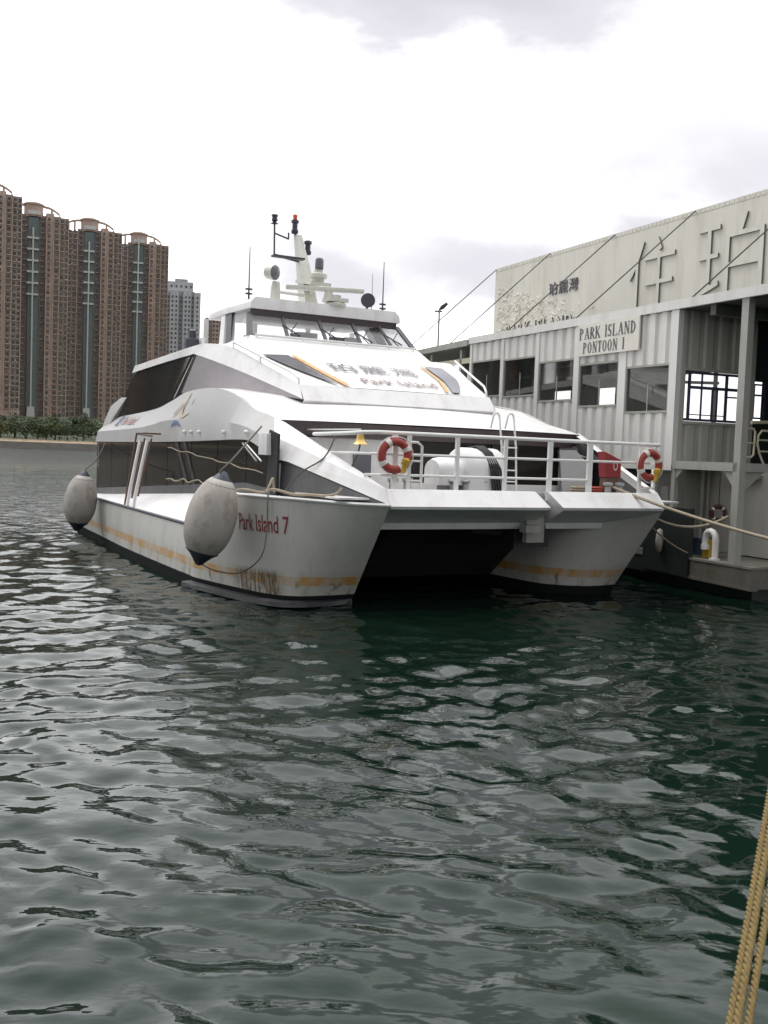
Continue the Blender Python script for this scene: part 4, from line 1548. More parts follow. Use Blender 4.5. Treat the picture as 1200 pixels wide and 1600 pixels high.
stroke('logo', [(11.0, 4.78), (11.05, 4.5), (11.15, 4.25), (11.4, 4.05)], .045, 'tan')
stroke('logo', [(11.0, 4.78), (10.92, 4.45), (10.75, 4.18), (10.45, 4.06), (10.0, 4.16)], .05, 'tan')
stroke('logo', [(11.3, 4.5), (11.45, 4.25), (11.6, 4.15)], .025, 'tan')
stroke('logo', [(10.3, 4.62), (10.26, 4.5), (10.3, 4.4)], .022, 'tan')
stroke('logo', [(11.35, 3.78), (11.1, 3.88), (10.75, 3.88), (10.4, 3.78)], .045, 'blue')


def band_text(y0, z0):
    return lambda x, y, z: on_band(y0 - x, z0 + y) + Vector((-.004, 0, 0))


text_mesh('cabin_lettering', '珀', band_text(19.3, 3.82), M['blue'], ferry, fine=.2, fit=(.75, .42))
text_mesh('cabin_lettering', 'Park Island', band_text(18.3, 3.86), M['red'], ferry, fine=.2, fit=(2.0, .30))

# ------------------------------------------------------------------ things on or hanging from the ferry


def F(p):
    return FM @ Vector(p)


# life raft canister with its black hoses
raft = thing('life_raft_canister', 'white life raft canister with dark hoses draped over it on the foredeck', 'life raft', FM @ Matrix.Translation((-.55, 2.0, 2.3)))
def arch(x0, x1, yf, yb, z0, z1, n=10, ch=.07):
    """canister shell: arched lid over straight sides, lying along x, with rounded ends"""
    rows_ = []
    for x, k in ((x0, .80), (x0 + ch * .4, .93), (x0 + ch, 1.0), (x1 - ch, 1.0), (x1 - ch * .4, .93), (x1, .80)):
        yc, hw = (yf + yb) / 2, (yb - yf) / 2 * k
        zt_ = z0 + (z1 - z0) * (.9 + .1 * (k - .8) / .2)
        zs = z0 + (zt_ - z0) * .55
        rows_.append([(x, yc - hw, z0)] + [(x, yc - hw * math.cos(math.pi * q / n), zs + (zt_ - zs) * math.sin(math.pi * q / n)) for q in range(n + 1)] + [(x, yc + hw, z0)])
    bb_ = MB()
    bb_.grid(rows_, closed=True)
    bb_.face(rows_[0])
    bb_.face(list(reversed(rows_[-1])))
    return bb_


arch(-1.10, -.35, -.5, .35, .27, .90, ch=.2).build('end_shell', M['white'], raft, smooth=50)
arch(-.45, .70, -.6, .5, .04, 1.14, ch=.1).build('shell', M['white'], raft, smooth=50)
b = MB()
b.bb((-.85, -.35, 0), (-.6, .1, .24))
b.bb((-.2, -.5, 0), (.5, .3, .2))
b.build('cradle', M['offwhite'], raft, smooth=None)
b = MB()
for k in range(5):
    x = .10 + k * .05
    b.tube([(x - .12, .2, 1.12), (x - .06, -.15, 1.18), (x + .0, -.42, 1.04), (x + .06 + .015 * k, -.64, .66), (x + .1 + .02 * k, -.66, .3), (x + .16 + .03 * k, -.64, .12), (x + .3, -.6, .06)], .026, 6)
b.build('hose', M['black'], raft)

# life rings


def life_ring(label, mw):
    r_ = thing('life_ring', label, 'life ring', mw, 'orange life rings on the bow rail')
    b = MB()
    pts = [(.29 * math.cos(a), 0, .29 * math.sin(a)) for a in [2 * math.pi * k / 40 for k in range(40)]]
    b.tube(pts, .085, 12, closed=True)
    b.build('ring', M['orange'], r_, smooth=60)
    for a0 in (50, 140, 230, 320):
        b = MB()
        pts = [(.29 * math.cos(R(a)), 0, .29 * math.sin(R(a))) for a in range(a0 - 9, a0 + 10, 3)]
        b.tube(pts, .091, 12)
        b.build('band', M['band'], r_, smooth=60)
    b = MB()
    pts = [(.40 * math.cos(R(a)), -.03, .40 * math.sin(R(a)) - .01 * math.sin(R(a * 4))) for a in range(0, 360, 10)]
    b.tube(pts, .012, 5, closed=True)
    b.build('grab_line', M['band'], r_)
    return r_


ring = life_ring('orange life ring with white bands on the rail beside the brass bell', FM @ Matrix.Translation((-3.46, .45, 3.20)) @ Matrix.Rotation(R(-6), 4, 'Z') @ Matrix.Rotation(R(20), 4, 'Y') @ Matrix.Scale(1.02, 4))
ring2 = copy_tree(ring)
ring2['label'] = 'orange life ring hanging at the rail end beside the red box'
ring2.matrix_world = FM @ Matrix.Translation((3.62, .46, 3.18)) @ Matrix.Rotation(R(24), 4, 'Y') @ Matrix.Scale(1.03, 4)
for r_, lab, p in ((ring, 'small orange buoyant light clipped inside the ring beside the brass bell', (-3.28, .33, 3.0)), (ring2, 'small orange buoyant light clipped inside the ring at the rail end', (3.75, .34, 2.95))):
    b = MB()
    b.lathe([(.0, -.17), (.05, -.15), (.05, .0), (.08, .03), (.09, .12), (.05, .16), (.0, .17)], (0, 0, 0), (.25, 0, 1), 12)
    o = b.build('buoyant_light', M['yellow'], smooth=50)
    o.matrix_world = FM @ Matrix.Translation(p)
    tag(o, lab, 'life light', 'buoyant lights with the life rings')
b = MB()
b.prism([(-.22, 0, -.02), (.24, 0, -.02), (.24, 0, .42), (-.3, 0, .62)], (0, .28, 0))
o = b.build('box_body', M['fire'], smooth=None, bevel=.02)
fb = thing('fire_hose_box', 'red fire hose box standing at the starboard bow by the ring', 'hose box', FM @ Matrix.Translation((3.1, 1.15, 2.86)))
o.parent = fb
b = MB()
b.bb((-.2, .02, -.56), (.2, .26, -.03))
b.build('stand', M['wood'], fb, smooth=None)
text_mesh('box_mark', 'O', lambda x, y, z: (-.02 + x, -.008, .16 + y), M['band'], fb, fit=(.14, .22))
for k, (c, lab) in enumerate((('yellow', 'coil of orange line on the foredeck by the starboard rail'), ('bluebin', 'green and grey coil of line beside the orange coil'))):
    b = MB()
    for j in range(3):
        b.tube([(.2 * math.cos(a), .2 * math.sin(a), .04 + j * .06) for a in [2 * math.pi * i / 16 for i in range(16)]], .035, 6, closed=True)
    o = b.build('rope_coil', M['orange' if k == 0 else 'rope'], smooth=50)
    o.matrix_world = FM @ Matrix.Translation((2.75 - k * .55, 1.3, 2.42))
    tag(o, lab, 'rope coil')


# big pneumatic fenders
def fender(label, mw):
    f_ = thing('fender', label, 'fender', mw, 'grey balloon fenders on the ferry side')
    b = MB()
    pr = []
    for k in range(21):
        t_ = k / 20
        z = -.86 + 1.72 * t_
        r_ = .535 * max(0, 1 - abs((t_ - .47) / (.60 if t_ > .47 else .52)) ** 2.3) ** .62
        pr.append((max(r_, .16), z))
    b.lathe(pr, n=28)
    b.build('body', M['fender'], f_, smooth=70)
    for zs in (-1, 1):
        b = MB()
        b.lathe([(.365 if zs < 0 else .335, zs * .735), (.25, zs * .82), (.15, zs * .93), (.07, zs * 1.03), (.0, zs * 1.05)], n=20)
        b.build('end_cap', M['blackcap'], f_, smooth=60)
    return f_


tilt = Matrix.Rotation(R(13), 4, Vector((.75, 0.66, 0)).normalized())
f1 = fender('large grey balloon fender hanging by the hull name', FM @ Matrix.Translation((-6.72, 2.55, 1.72)) @ Matrix.Rotation(R(14), 4, Vector((.477, .879, 0))))
f2 = copy_tree(f1)
f2['label'] = 'stained grey balloon fender at the stern, touching the water'
f2.matrix_world = FM @ Matrix.Translation((-6.62, 15.95, 1.28)) @ Matrix.Rotation(R(7), 4, Vector((.477, .879, 0))) @ Matrix.Scale(.97, 4)


def rope_thing(name, label, pts, r, mm, cat='rope', group=None, wob=0.0):
    pts = [Vector(p) for p in pts]
    if wob:
        rg_ = random.Random(len(pts))
        pts = [p + Vector((rg_.uniform(-wob, wob), rg_.uniform(-wob, wob), rg_.uniform(-wob, wob))) for p in pts]
    base = pts[0].copy()
    if len(pts) < 15:
        pts = [Vector(catmull([tuple(p) for p in pts], k / 5)) for k in range((len(pts) - 1) * 5 + 1)]
    b = MB()
    b.tube([p - base for p in pts], r, 7)
    o = b.build(name, M[mm], smooth=60)
    o.location = base
    return tag(o, label, cat, group)


def fl(ps):
    return [F(p) for p in ps]


rope_thing('fender_line', 'thin dark line from the side doorway down to the near fender', fl([(-5.16, 3.75, 3.75), (-5.6, 3.4, 3.4), (-6.3, 2.6, 2.95), (-6.62, 2.4, 2.72)]), .02, 'thinrope')
rope_thing('fender_line', 'thin dark line looping below the near fender to the gunwale', fl([(-6.75, 2.95, .68), (-6.55, 2.6, .58), (-6.25, 1.95, .62), (-5.95, 1.55, 1.0), (-5.78, 1.7, 1.6), (-5.7, 1.9, 2.25), (-5.4, 2.4, 2.4)]), .016, 'thinrope')
rope_thing('fender_line', 'thin line holding the stern fender to the cabin corner', fl([(-5.1, 19.2, 3.2), (-5.8, 17.5, 2.6), (-6.55, 15.9, 2.28)]), .02, 'thinrope')
rope_thing('bulwark_line', 'dark line tied across the white bow bulwark', fl([(-3.95, 2.3, 3.62), (-4.32, 2.1, 3.1), (-4.75, 2.35, 2.75), (-5.05, 2.6, 2.28)]), .018, 'thinrope')
rope_thing('mooring_rope', 'thick beige rope lying along the port gunwale', fl([(-6.0, 3.1, 2.30), (-5.9, 2.75, 2.34), (-5.65, 2.35, 2.30), (-5.5, 2.1, 2.38), (-5.2, 1.7, 2.30), (-4.95, 1.45, 2.31), (-4.7, 1.2, 2.30), (-4.5, 1.05, 2.36), (-4.42, .98, 2.48)]), .030, 'rope')
rope_thing('mooring_rope', 'short beige rope bight rising from the gunwale by the doorway', fl([(-5.60, 2.3, 2.30), (-5.5, 2.35, 2.44), (-5.36, 2.5, 2.60), (-5.30, 2.6, 2.50), (-5.25, 2.65, 2.30)]), .026, 'rope')
rope_thing('safety_line', 'sagging tan line strung along the tinted side windows', fl([(-5.13 - .02 * math.sin(k), 11.2 - k * .44, 3.16 - .028 * k + .022 * math.sin(k * 1.7)) for k in range(18)]), .014, 'rope', wob=.012)
rope_thing('safety_line', 'lower tan line along the foot of the side windows', fl([(-5.13, 11.3 - k * .42, 2.22 + .008 * k + .04 * math.sin(k * 2.1)) for k in range(13)]), .018, 'rope', wob=.02)
b = MB()
for k in range(2):
    b.tube([(-5.18 - .04 * k, 4.9 - .3 * k, 3.35), (-5.2, 3.9 - .3 * k, 2.95)], .022, 6)
o = b.build('boat_hook', M['hook'], smooth=60)
o.matrix_world = FM
tag(o, 'pair of green grey boat hooks lashed under the cabin side band', 'boat hook')

# ------------------------------------------------------------------ the pontoon and its building
QM = Matrix.Translation((7.822, 28.072, 0)) @ Matrix.Rotation(R(23.6), 4, 'Z')    # x inland, y along the facade away from us
pon = thing('pontoon', 'floating pontoon hull carrying the corrugated building', 'pontoon', QM)
b = MB()
b.bb((.35, -2.9, -.6), (14, 17.5, .16))
b.bb((.02, .6, .16), (14, 17.5, .62))
b.build('pontoon_hull', M['hullblack'], pon, smooth=None)
b = MB()
b.bb((0.0, -3.2, .2), (.03, -.95, .70))
b.bb((.03, -3.2, .2), (12, -3.17, .70))
b.prism([(-.02, .45, .22), (-.02, -3.22, .16), (-.02, -3.22, .22), (-.02, -.9, .27)], (.25, 0, 0))
b.build('hull_plate', M['plate'], pon, smooth=None)
b = MB()
b.bb((-.02, -3.22, .70), (14, -.9, .76))
b.bb((.0, -.9, .62), (14, 17.5, .80))
b.build('deck_plate', M['decksteel'], pon, smooth=None)
b = MB()
b.lathe([(.0, -.34), (.08, -.29), (.11, 0), (.08, .29), (.0, .34)], (-.12, .2, 1.1), n=12)
o = b.build('fender', M['fender'], smooth=60)
o.matrix_world = QM
tag(o, 'small white oval fender against the dark pontoon side', 'fender')

bld = thing('pier_building', 'pale corrugated two-storey pier building on the pontoon with five stepped windows', 'building', QM)
ZB, ZT = 3.07, 7.42
wz = [(5.97, 4.67), (6.20, 4.90), (6.42, 5.13), (6.66, 5.36), (6.73, 5.42)]
bays = [(.30, 2.26), (2.61, 4.67), (4.95, 7.05), (7.26, 9.40), (9.60, 11.78)]


def corrugated(b, y0, y1, z0, z1, x0=0.0, pitch=.52, depth=.075, off=0.0, axis='y'):
    """trapezoid sheet facing -x between y0..y1"""
    n = max(1, round((y1 - y0) / pitch))
    p = (y1 - y0) / n
    prof_ = []
    for k in range(n):
        a = y0 + k * p
        prof_ += [(a, 0), (a + p * .12, depth), (a + p * .40, depth), (a + p * .52, 0)]
    prof_.append((y1, 0))
    if axis == 'y':
        rows_ = [[(x0 + d, y, z) for y, d in prof_] for z in (z0, z1)]
    else:
        rows_ = [[(y, x0 + d, z) for y, d in prof_] for z in (z0, z1)]
    b.grid(rows_)


b = MB()
for (y0, y1), (zt_, zb_) in zip(bays, wz):
    for za, zb2 in ((zt_ + .03, ZT), (ZB + .12, zb_ - .03)):
        b = MB()
        corrugated(b, y0, y1, za, zb2, .02)
        b.build('wall_panel', M['corr'], bld, smooth=None)
b = MB()
edges = [0.0] + [x for bay in bays for x in bay] + [11.94]
for k in range(0, len(edges), 2):
    b.bb((-.02, edges[k] + (.0 if k else 0), ZB), (.13, edges[k + 1], ZT))
b.bb((-.03, 0.0, ZB - .02), (.16, 11.94, ZB + .12))
b.build('facade_frame', M['corr'], bld, smooth=None)
for (y0, y1), (zt_, zb_) in zip(bays, wz):
    b = MB()
    b.bb((0, y0, zb_ - .03), (.10, y1, zb_ + .03))
    b.bb((0, y0, zt_ - .03), (.10, y1, zt_ + .03))
    b.bb((.0, y0, zb_ + .03), (.10, y0 + .05, zt_ - .03))
    b.bb((.0, y1 - .05, zb_ + .03), (.10, y1, zt_ - .03))
    b.bb((.05, (y0 + y1) / 2 - .02, zb_ + .03), (.08, (y0 + y1) / 2 + .02, zb_ + .8))
    wf = b.build('window', M['steel'], bld, smooth=None)
    b = MB()
    b.bb((.055, y0 + .05, zb_ + .03), (.065, y1 - .05, zt_ - .03))
    b.build('pane', M['pierglass'], wf, smooth=None)
# roof slab with cream fascia running on towards us over the open berth
b = MB()
b.bb((-.06, -16, 7.43), (.05, 12.0, 7.68))
b.build('roof_fascia', M['corr'], bld, smooth=None)
b = MB()
b.bb((.05, -16, 7.45), (11, 12.0, 7.62))
b.build('roof', M['ceil'], bld, smooth=None)
b = MB()
for y in (-13, -10, -7, -4, -1.2):
    b.bb((.1, y - .1, 7.15), (11, y + .1, 7.45))
b.build('roof_beam', M['ceil'], bld, smooth=None)
# end wall, facing the open bay
b = MB()
corrugated(b, .22, 2.75, 5.86, 7.44, 0.02, .5, .05, axis='x')
b.build('end_wall', M['corr_grey'], bld, smooth=None)
b = MB()
corrugated(b, .22, 2.75, 3.25, 4.36, 0.02, .5, .05, axis='x')
b.build('end_wall', M['corr_grey'], bld, smooth=None)
b = MB()
b.bb((.13, -.02, ZB), (.28, .10, ZT))
b.bb((2.42, -.02, ZB), (2.75, .10, ZT))
b.bb((.28, -.02, 4.34), (2.42, .12, 4.42))
b.bb((.28, -.02, 5.80), (2.42, .10, 5.88))
b.build('end_wall_frame', M['corr_grey'], bld, smooth=None)


def navy_window(parent, x0, x1, z0, z1, y, bars):
    b = MB()
    for (a0, c0, a1, c1) in bars:
        b.bb((x0 + (x1 - x0) * a0, y, z1 - (z1 - z0) * c0), (x0 + (x1 - x0) * a1, y + .05, z1 - (z1 - z0) * c1))
    wf_ = b.build('window', M['navy'], parent, smooth=None)
    b = MB()
    b.bb((x0, y + .02, z0), (x1, y + .026, z1))
    b.build('pane', M['glass'], wf_, smooth=None)


navy_window(bld, .29, 2.41, 4.43, 5.79, .04, [(0, 0, 1, .05), (0, .95, 1, 1), (0, .05, .025, .95), (.97, .05, 1, .95), (.085, .05, .12, .95), (.12, .29, .97, .35),
                                                (.30, .05, .315, .29), (.70, .05, .735, .95), (.30, .35, .315, .95), (.48, .35, .50, .95), (.56, .35, .575, .95), (.735, .46, .97, .49), (.12, .86, .70, .88)])
# interior: back wall with openings, floor, dim
b = MB()
for y0, y1 in ((3.4, 6.2), (7.6, 8.6), (10.4, 12)):
    b.bb((2.75, y0, ZB), (2.85, y1, 7.4))
for y0, y1 in ((6.2, 7.6), (8.6, 10.4)):
    b.bb((2.75, y0, ZB), (2.85, y1, 4.95))
    b.bb((2.75, y0, 5.75), (2.85, y1, 7.4))
b.bb((2.75, .12, ZB), (2.85, 3.4, 4.3))
b.bb((2.75, .12, 6.0), (2.85, 3.4, 7.4))
b.bb((2.76, 1.6, 4.3), (2.84, 1.7, 6.0))
b.bb((.13, 11.84, ZB), (2.75, 11.94, 7.4))
b.bb((.1, .12, ZB + .02), (2.75, 11.8, ZB + .14))
b.build('interior_wall', M['inner'], bld, smooth=None)
b = MB()
b.tube([(1.8, .4, 5.55), (1.8, 11.6, 6.3)], .05, 6)
b.tube([(2.4, .4, 6.4), (2.4, 11.6, 6.6)], .06, 6)
for y in (2.0, 4.5, 7, 9.5):
    b.bb((1.3, y - .03, 3.2), (1.36, y + .03, 6.6))
b.build('interior_rail', M['steel'], bld)
b = MB()
b.prism([(.4, .5, 4.1), (.4, 11.6, 5.2), (.4, 11.6, 5.05), (.4, .5, 3.9)], (1.6, 0, 0))
b.build('ramp', M['inner'], bld, smooth=None)
for y in (3.0, 6.6):
    b = MB()
    b.bb((1.6, y, 6.45), (1.7, y + 1.2, 6.5))
    b.build('ceiling_light', M['signw'], bld, smooth=None)
# lower open bay: beam, posts, brackets, pillar up to the roof, rear wall
b = MB()
b.bb((.0, -2.5, 3.10), (.22, -.0, 3.32))
b.bb((.0, -2.60, .76), (.20, -2.36, 7.43))
b.bb((.02, -.12, .78), (.16, .02, 3.10))
b.prism([(.05, -.12, 3.10), (.05, -.12, 2.8), (.05, -.42, 3.10)], (.12, 0, 0))
b.prism([(.05, -2.32, 3.10), (.05, -2.32, 2.7), (.05, -2.0, 3.10)], (.12, 0, 0))
b.bb((.20, -2.58, 3.10), (3.2, -2.4, 3.32))
b.prism([(.2, -2.5, 3.10), (.2, -2.5, 2.55), (.9, -2.5, 3.10)], (0, .1, 0))
b.build('bay_frame', M['steel'], bld, smooth=None)
b = MB()
b.bb((1.9, -2.3, .8), (2.0, 1.2, 3.1))
b.bb((.25, .9, .8), (1.9, 1.0, 3.1))
b.bb((1.9, -2.9, .8), (4.2, -2.3, 3.0))
b.build('bay_wall', M['corr_grey'], bld, smooth=None)
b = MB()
b.bb((.1, 1.0, .8), (.12, 17.0, 3.05))  # black sheets stand in for the shade of the open spaces
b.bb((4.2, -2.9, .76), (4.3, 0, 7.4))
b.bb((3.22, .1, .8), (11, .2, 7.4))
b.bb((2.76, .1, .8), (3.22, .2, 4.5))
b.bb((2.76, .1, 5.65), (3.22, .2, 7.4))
b.bb((-.05, -.92, .25), (.1, 1.0, 2.05))  # black rubber fender panel
b.build('recess_shade_and_fender', M['hullblack'], bld, smooth=None)
for x, z0, z1, r_ in ((1.52, .8, 3.1, .06), (1.74, .8, 3.1, .045)):
    b = MB()
    b.tube([(x, .5, z0), (x, .5, z1)], r_, 8)
    b.build('pipe', M['steel'], bld)
b = MB()
b.bb((.35, .55, 1.75), (.95, .88, 2.6))
b.build('switch_box', M['steel'], bld, bevel=.02)
# second window and railings seen past the pillar
navy_window(bld, 2.76, 3.2, 4.58, 5.58, .0, [(0, 0, 1, .05), (0, .95, 1, 1), (0, .05, .08, .95), (.92, .05, 1, .95), (.08, .3, .92, .35)])
b = MB()
b.tube([(1.2, -1.45, 4.24), (1.46, -1.45, 4.24), (1.52, -1.45, 4.15), (1.50, -1.45, 3.55), (1.42, -1.45, 3.48), (1.2, -1.45, 3.48)], .03, 7)
b.tube([(1.2, -1.45, 3.86), (1.5, -1.45, 3.86)], .025, 6)
b.tube([(2.4, -1.45, 4.2), (1.75, -1.45, 4.2), (1.64, -1.45, 4.08), (1.62, -1.45, 3.85), (1.7, -1.45, 3.6), (1.88, -1.45, 3.3), (1.89, -1.45, 3.0)], .03, 7)
b.tube([(1.64, -1.45, 3.95), (2.4, -1.45, 3.95)], .025, 6)
b.tube([(1.68, -1.45, 3.65), (2.4, -1.45, 3.65)], .025, 6)
b.tube([(1.6, -1.2, 4.42), (2.4, -1.2, 4.46)], .05, 6)
b.build('handrail', M['cream'], bld)
b = MB()
b.bb((1.6, -1.4, 2.9), (4.2, -.2, 3.0))
b.build('landing', M['steel'], bld, smooth=None)
# open shelter beyond the building
sh = thing('waiting_shelter', 'dark open-sided shelter beyond the corrugated building, half behind the wheelhouse', 'shelter', QM)
b = MB()
b.prism([(-.1, 12.05, 7.38), (-.1, 18.5, 7.3), (-.1, 18.5, 7.5), (-.1, 12.05, 7.62)], (7, 0, 0))
b.build('roof', M['steel'], sh, smooth=None)
b = MB()
b.bb((.1, 12.1, 6.75), (.2, 18.4, 6.95))
b.build('beam', M['cream'], sh, smooth=None)
for y in (12.9, 15.5, 18.2):
    b = MB()
    b.bb((.1, y - .08, .8), (.26, y + .08, 7.3))
    b.build('post', M['steel'], sh, smooth=None)
b = MB()
b.bb((2.9, 12.1, .8), (3.0, 18.4, 7.3))
b.bb((.12, 12.1, .8), (2.9, 12.16, 7.3))
b.build('rear_wall', M['ceil'], sh, smooth=None)

# ---- sign board with serif lettering
SG = thing('sign_board', 'cream board lettered PARK ISLAND PONTOON I above the windows', 'sign', QM)
b = MB()
b.prism([(-.09, 1.62, 6.45), (-.09, 4.68, 6.45), (-.09, 4.68, 7.43), (-.09, 1.62, 7.43)], (.05, 0, 0))
b.build('board', M['signw'], SG, smooth=None)
# glyphs in a 0..w x 0..1 cell: bars (x0,y0,x1,y1,width), serifs and ring arcs
TH, TN = .15, .065


def glyph(ch):
    S, Rg = [], []
    W = .62

    def ser(x, y, w_=.26):
        S.append((x - w_ / 2, y, x + w_ / 2, y, .05))
    if ch in 'PRKLDIN':
        S.append((.14, 0, .14, 1, TH if ch != 'N' else TN))
        ser(.14, .025)
        ser(.14, .975)
    if ch == 'I':
        W = .28
    if ch == 'P' or ch == 'R':
        Rg.append((.16, .74, .36, .25, -90, 90))
    if ch == 'R':
        S.append((.26, .5, .58, .02, TH))
        ser(.58, .025, .2)
    if ch == 'K':
        S.append((.20, .42, .55, .97, TN))
        S.append((.28, .52, .60, .02, TH))
        ser(.55, .975, .2)
        ser(.58, .025, .22)
    if ch == 'A':
        W = .66
        S += [(.10, 0, .32, 1, TN), (.32, 1, .57, 0, TH), (.2, .34, .46, .34, .05)]
        ser(.10, .025, .2)
        ser(.57, .025, .24)
    if ch == 'S':
        W = .54
        Rg.append((.27, .75, .20, .25, 30, 250))
        Rg.append((.27, .25, .21, .25, -150, 70))
        S.append((.12, .62, .42, .40, TH))
        S.append((.45, .78, .45, .96, .05))
        S.append((.07, .04, .07, .24, .05))
    if ch == 'L':
        S.append((.14, .025, .54, .025, .05))
        S.append((.54, 0, .54, .24, .05))
    if ch == 'N':
        W = .7
        S += [(.14, .98, .56, .02, TH), (.56, 0, .56, 1, TN)]
        ser(.56, .975, .24)
    if ch == 'D':
        W = .66
        Rg.append((.16, .5, .42, .5, -90, 90))
    if ch == 'T':
        W = .6
        S += [(.3, 0, .3, 1, TH), (.04, .97, .56, .97, .06), (.05, .78, .05, .98, .05), (.55, .78, .55, .98, .05)]
        ser(.3, .025)
    if ch == 'O':
        W = .66
        Rg.append((.32, .5, .28, .5, -180, 180))
    if ch == ' ':
        W = .5
    return S, Rg, W


def serif_line(body, y_left, z0, h, width, name):
    adv = sum(glyph(c)[2] + .06 for c in body)
    k_ = width / adv
    x = 0
    b = MB()
    rise = .01

    def P_(u, v, d):
        return (-.092 - d, y_left - u * k_, z0 + v * h)
    n_ = 0
    for c in body:
        S, Rg, W = glyph(c)
        for (a0, c0, a1, c1, wd) in S:
            d = Vector((a1 - a0, (c1 - c0))).normalized()
            # horizontal measure is scaled so strokes keep their weight
            nx, nz = -d.y * wd / 2, d.x * wd / 2
            n_ += 1
            dd = .006 + .0006 * (n_ % 7)
            b.face([P_(x + a0 + nx, c0 + nz, dd), P_(x + a1 + nx, c1 + nz, dd), P_(x + a1 - nx, c1 - nz, dd), P_(x + a0 - nx, c0 - nz, dd)])
        for (cx, cz, rx, rz, a0, a1) in Rg:
            rows_ = []
            n_ += 1
            dd = .006 + .0006 * (n_ % 7)
            for q in range(19):
                a = R(a0 + (a1 - a0) * q / 18)
                rows_.append([P_(x + cx + rx * math.cos(a), cz + rz * math.sin(a), dd), P_(x + cx + (rx - .14) * math.cos(a), cz + (rz - .06) * math.sin(a), dd)])
            b.grid(rows_)
        x += W + .06
    return b.build(name, M['ink'], SG, smooth=None)


serif_line('PARK ISLAND', 4.60, 6.95, .36, 2.86, 'lettering')
serif_line('PONTOON I', 4.38, 6.52, .34, 2.12, 'lettering')

# ---- big cream sign wall behind, raised characters, relief, guy wires
BW = thing('sign_wall', 'tall cream sign wall with raised Chinese characters behind the pier building', 'sign', QM)
BX = 4.0
b = MB()
b.bb((BX, -12, 7.62), (BX + .35, 17.38, 11.42))
b.build('panel', M['bill'], BW, smooth=None)
b = MB()
rgx = random.Random(8)
y = -11.9
while y < 17.3:
    b.bb((BX - .012, y, 11.30), (BX + .365, y + .18, 11.44))
    y += .22
b.build('coping', M['bill'], BW, smooth=None)
b = MB()
for y in (-8, -3, 2, 7, 12, 16.5):
    b.prism([(BX + .35, y, 11.2), (BX + .35, y, 7.63), (BX + 2.6, y, 7.63)], (0, .12, 0))
b.build('brace', M['steel'], BW, smooth=None)


def wall_text(name, body, y_left, z0, w_, h_, ex, mm, sm=None, bold=0.0, spacing=1.0):
    vs, fs = text_geo(body, extrude=.5, bold=bold, spacing=spacing)
    return text_mesh(name, body, lambda x, yy, z: (BX - .012 - (z + .5) * ex if abs(z) > .4 else BX - .012, y_left - x, z0 + yy), mm, BW, side_mat=sm, fit=(w_, h_), extrude=.5, bold=bold, spacing=spacing)


wall_text('raised_character', '住', 7.70, 8.25, 2.5, 2.65, .06, M['bill'], M['billside'], bold=-.012)
wall_text('raised_character', '珀', 4.12, 8.25, 2.9, 2.7, .06, M['bill'], M['billside'], bold=-.012)
wall_text('small_lettering', '珀麗灣', 12.95, 9.72, 2.05, .50, .03, M['fadeink'], None, bold=-.004, spacing=1.15)
wall_text('raised_lettering', 'PARK ISLAND', 16.2, 8.38, 5.0, .48, .06, M['bill'], M['billside'], bold=.006, spacing=1.3)
b = MB()
rgx = random.Random(4)
for _ in range(330):
    yy = 17.2 - abs(rgx.gauss(0, 1)) * 2.6
    lim = 10.6 - (17.2 - yy) * .22
    zz = rgx.uniform(8.3, max(8.6, lim))
    a = rgx.uniform(-.9, .9)
    l_, w_ = rgx.uniform(.07, .17), rgx.uniform(.02, .045)
    d = Vector((0, math.cos(a), math.sin(a)))
    n_ = Vector((0, -math.sin(a), math.cos(a)))
    c = Vector((BX - .001, yy, zz))
    if yy > 17.1 or yy < 9:
        continue
    tip = c + Vector((-.035, 0, 0))
    q = [c + d * l_, c + n_ * w_, c - d * l_, c - n_ * w_]
    for k in range(4):
        b.face([q[k], q[(k + 1) % 4], tip])
b.build('wave_relief', M['bill'], BW, smooth=None)
for y, z in ((17.3, 11.4), (12.96, 11.42), (8.68, 11.4), (4.37, 11.4), (-1.2, 11.4)):
    b = MB()
    b.tube([(BX - .03, y, z), (.25, y + 1.2, 7.66)], .022, 6)
    b.build('guy_wire', M['cable'], BW)
b = MB()
b.tube([(.6 + .14 * math.cos(a), 10.6, 7.78 + .14 * math.sin(a)) for a in [k * math.pi / 6 for k in range(12)]], .03, 6, closed=True)
b.tube([(.6, 10.6, 7.6), (.6, 10.6, 7.66)], .05, 6)
o = b.build('lifting_eye', M['signw'], bld)

# quay behind the pontoon and its lamp post
b = MB()
b.bb((10, 62, -2), (140, 240, 1.6))
structure(b.build('quay', M['concrete'], smooth=None))
lp = thing('street_lamp', 'thin lamp post with one slanted head, rising beyond the shelter roof', 'street lamp', Matrix.Translation((10.9, 240 * .26 + 8, 1.6)))
lp.matrix_world = Matrix.Translation((2.8 * 1.25 + 10 - 10, 75.6, 1.6))
b = MB()
b.bb((-4, -3, -3.0), (14, 6, 0))
structure(b.build('quay', M['concrete'], smooth=None)).matrix_world = Matrix.Translation((3.5, 75.6, 1.6))
b = MB()
b.tube([(0, 0, 0), (0, 0, 12.2)], [.11, .06], 8)
b.build('pole', M['steel'], lp)
b = MB()
b.tube([(0, 0, 12.1), (.2, 0, 12.3), (.55, 0, 12.6)], [.05, .16, .10], 8)
b.bb((-.35, -.05, 11.95), (.2, .05, 12.05))
b.build('lamp_head', M['lamp'], lp)

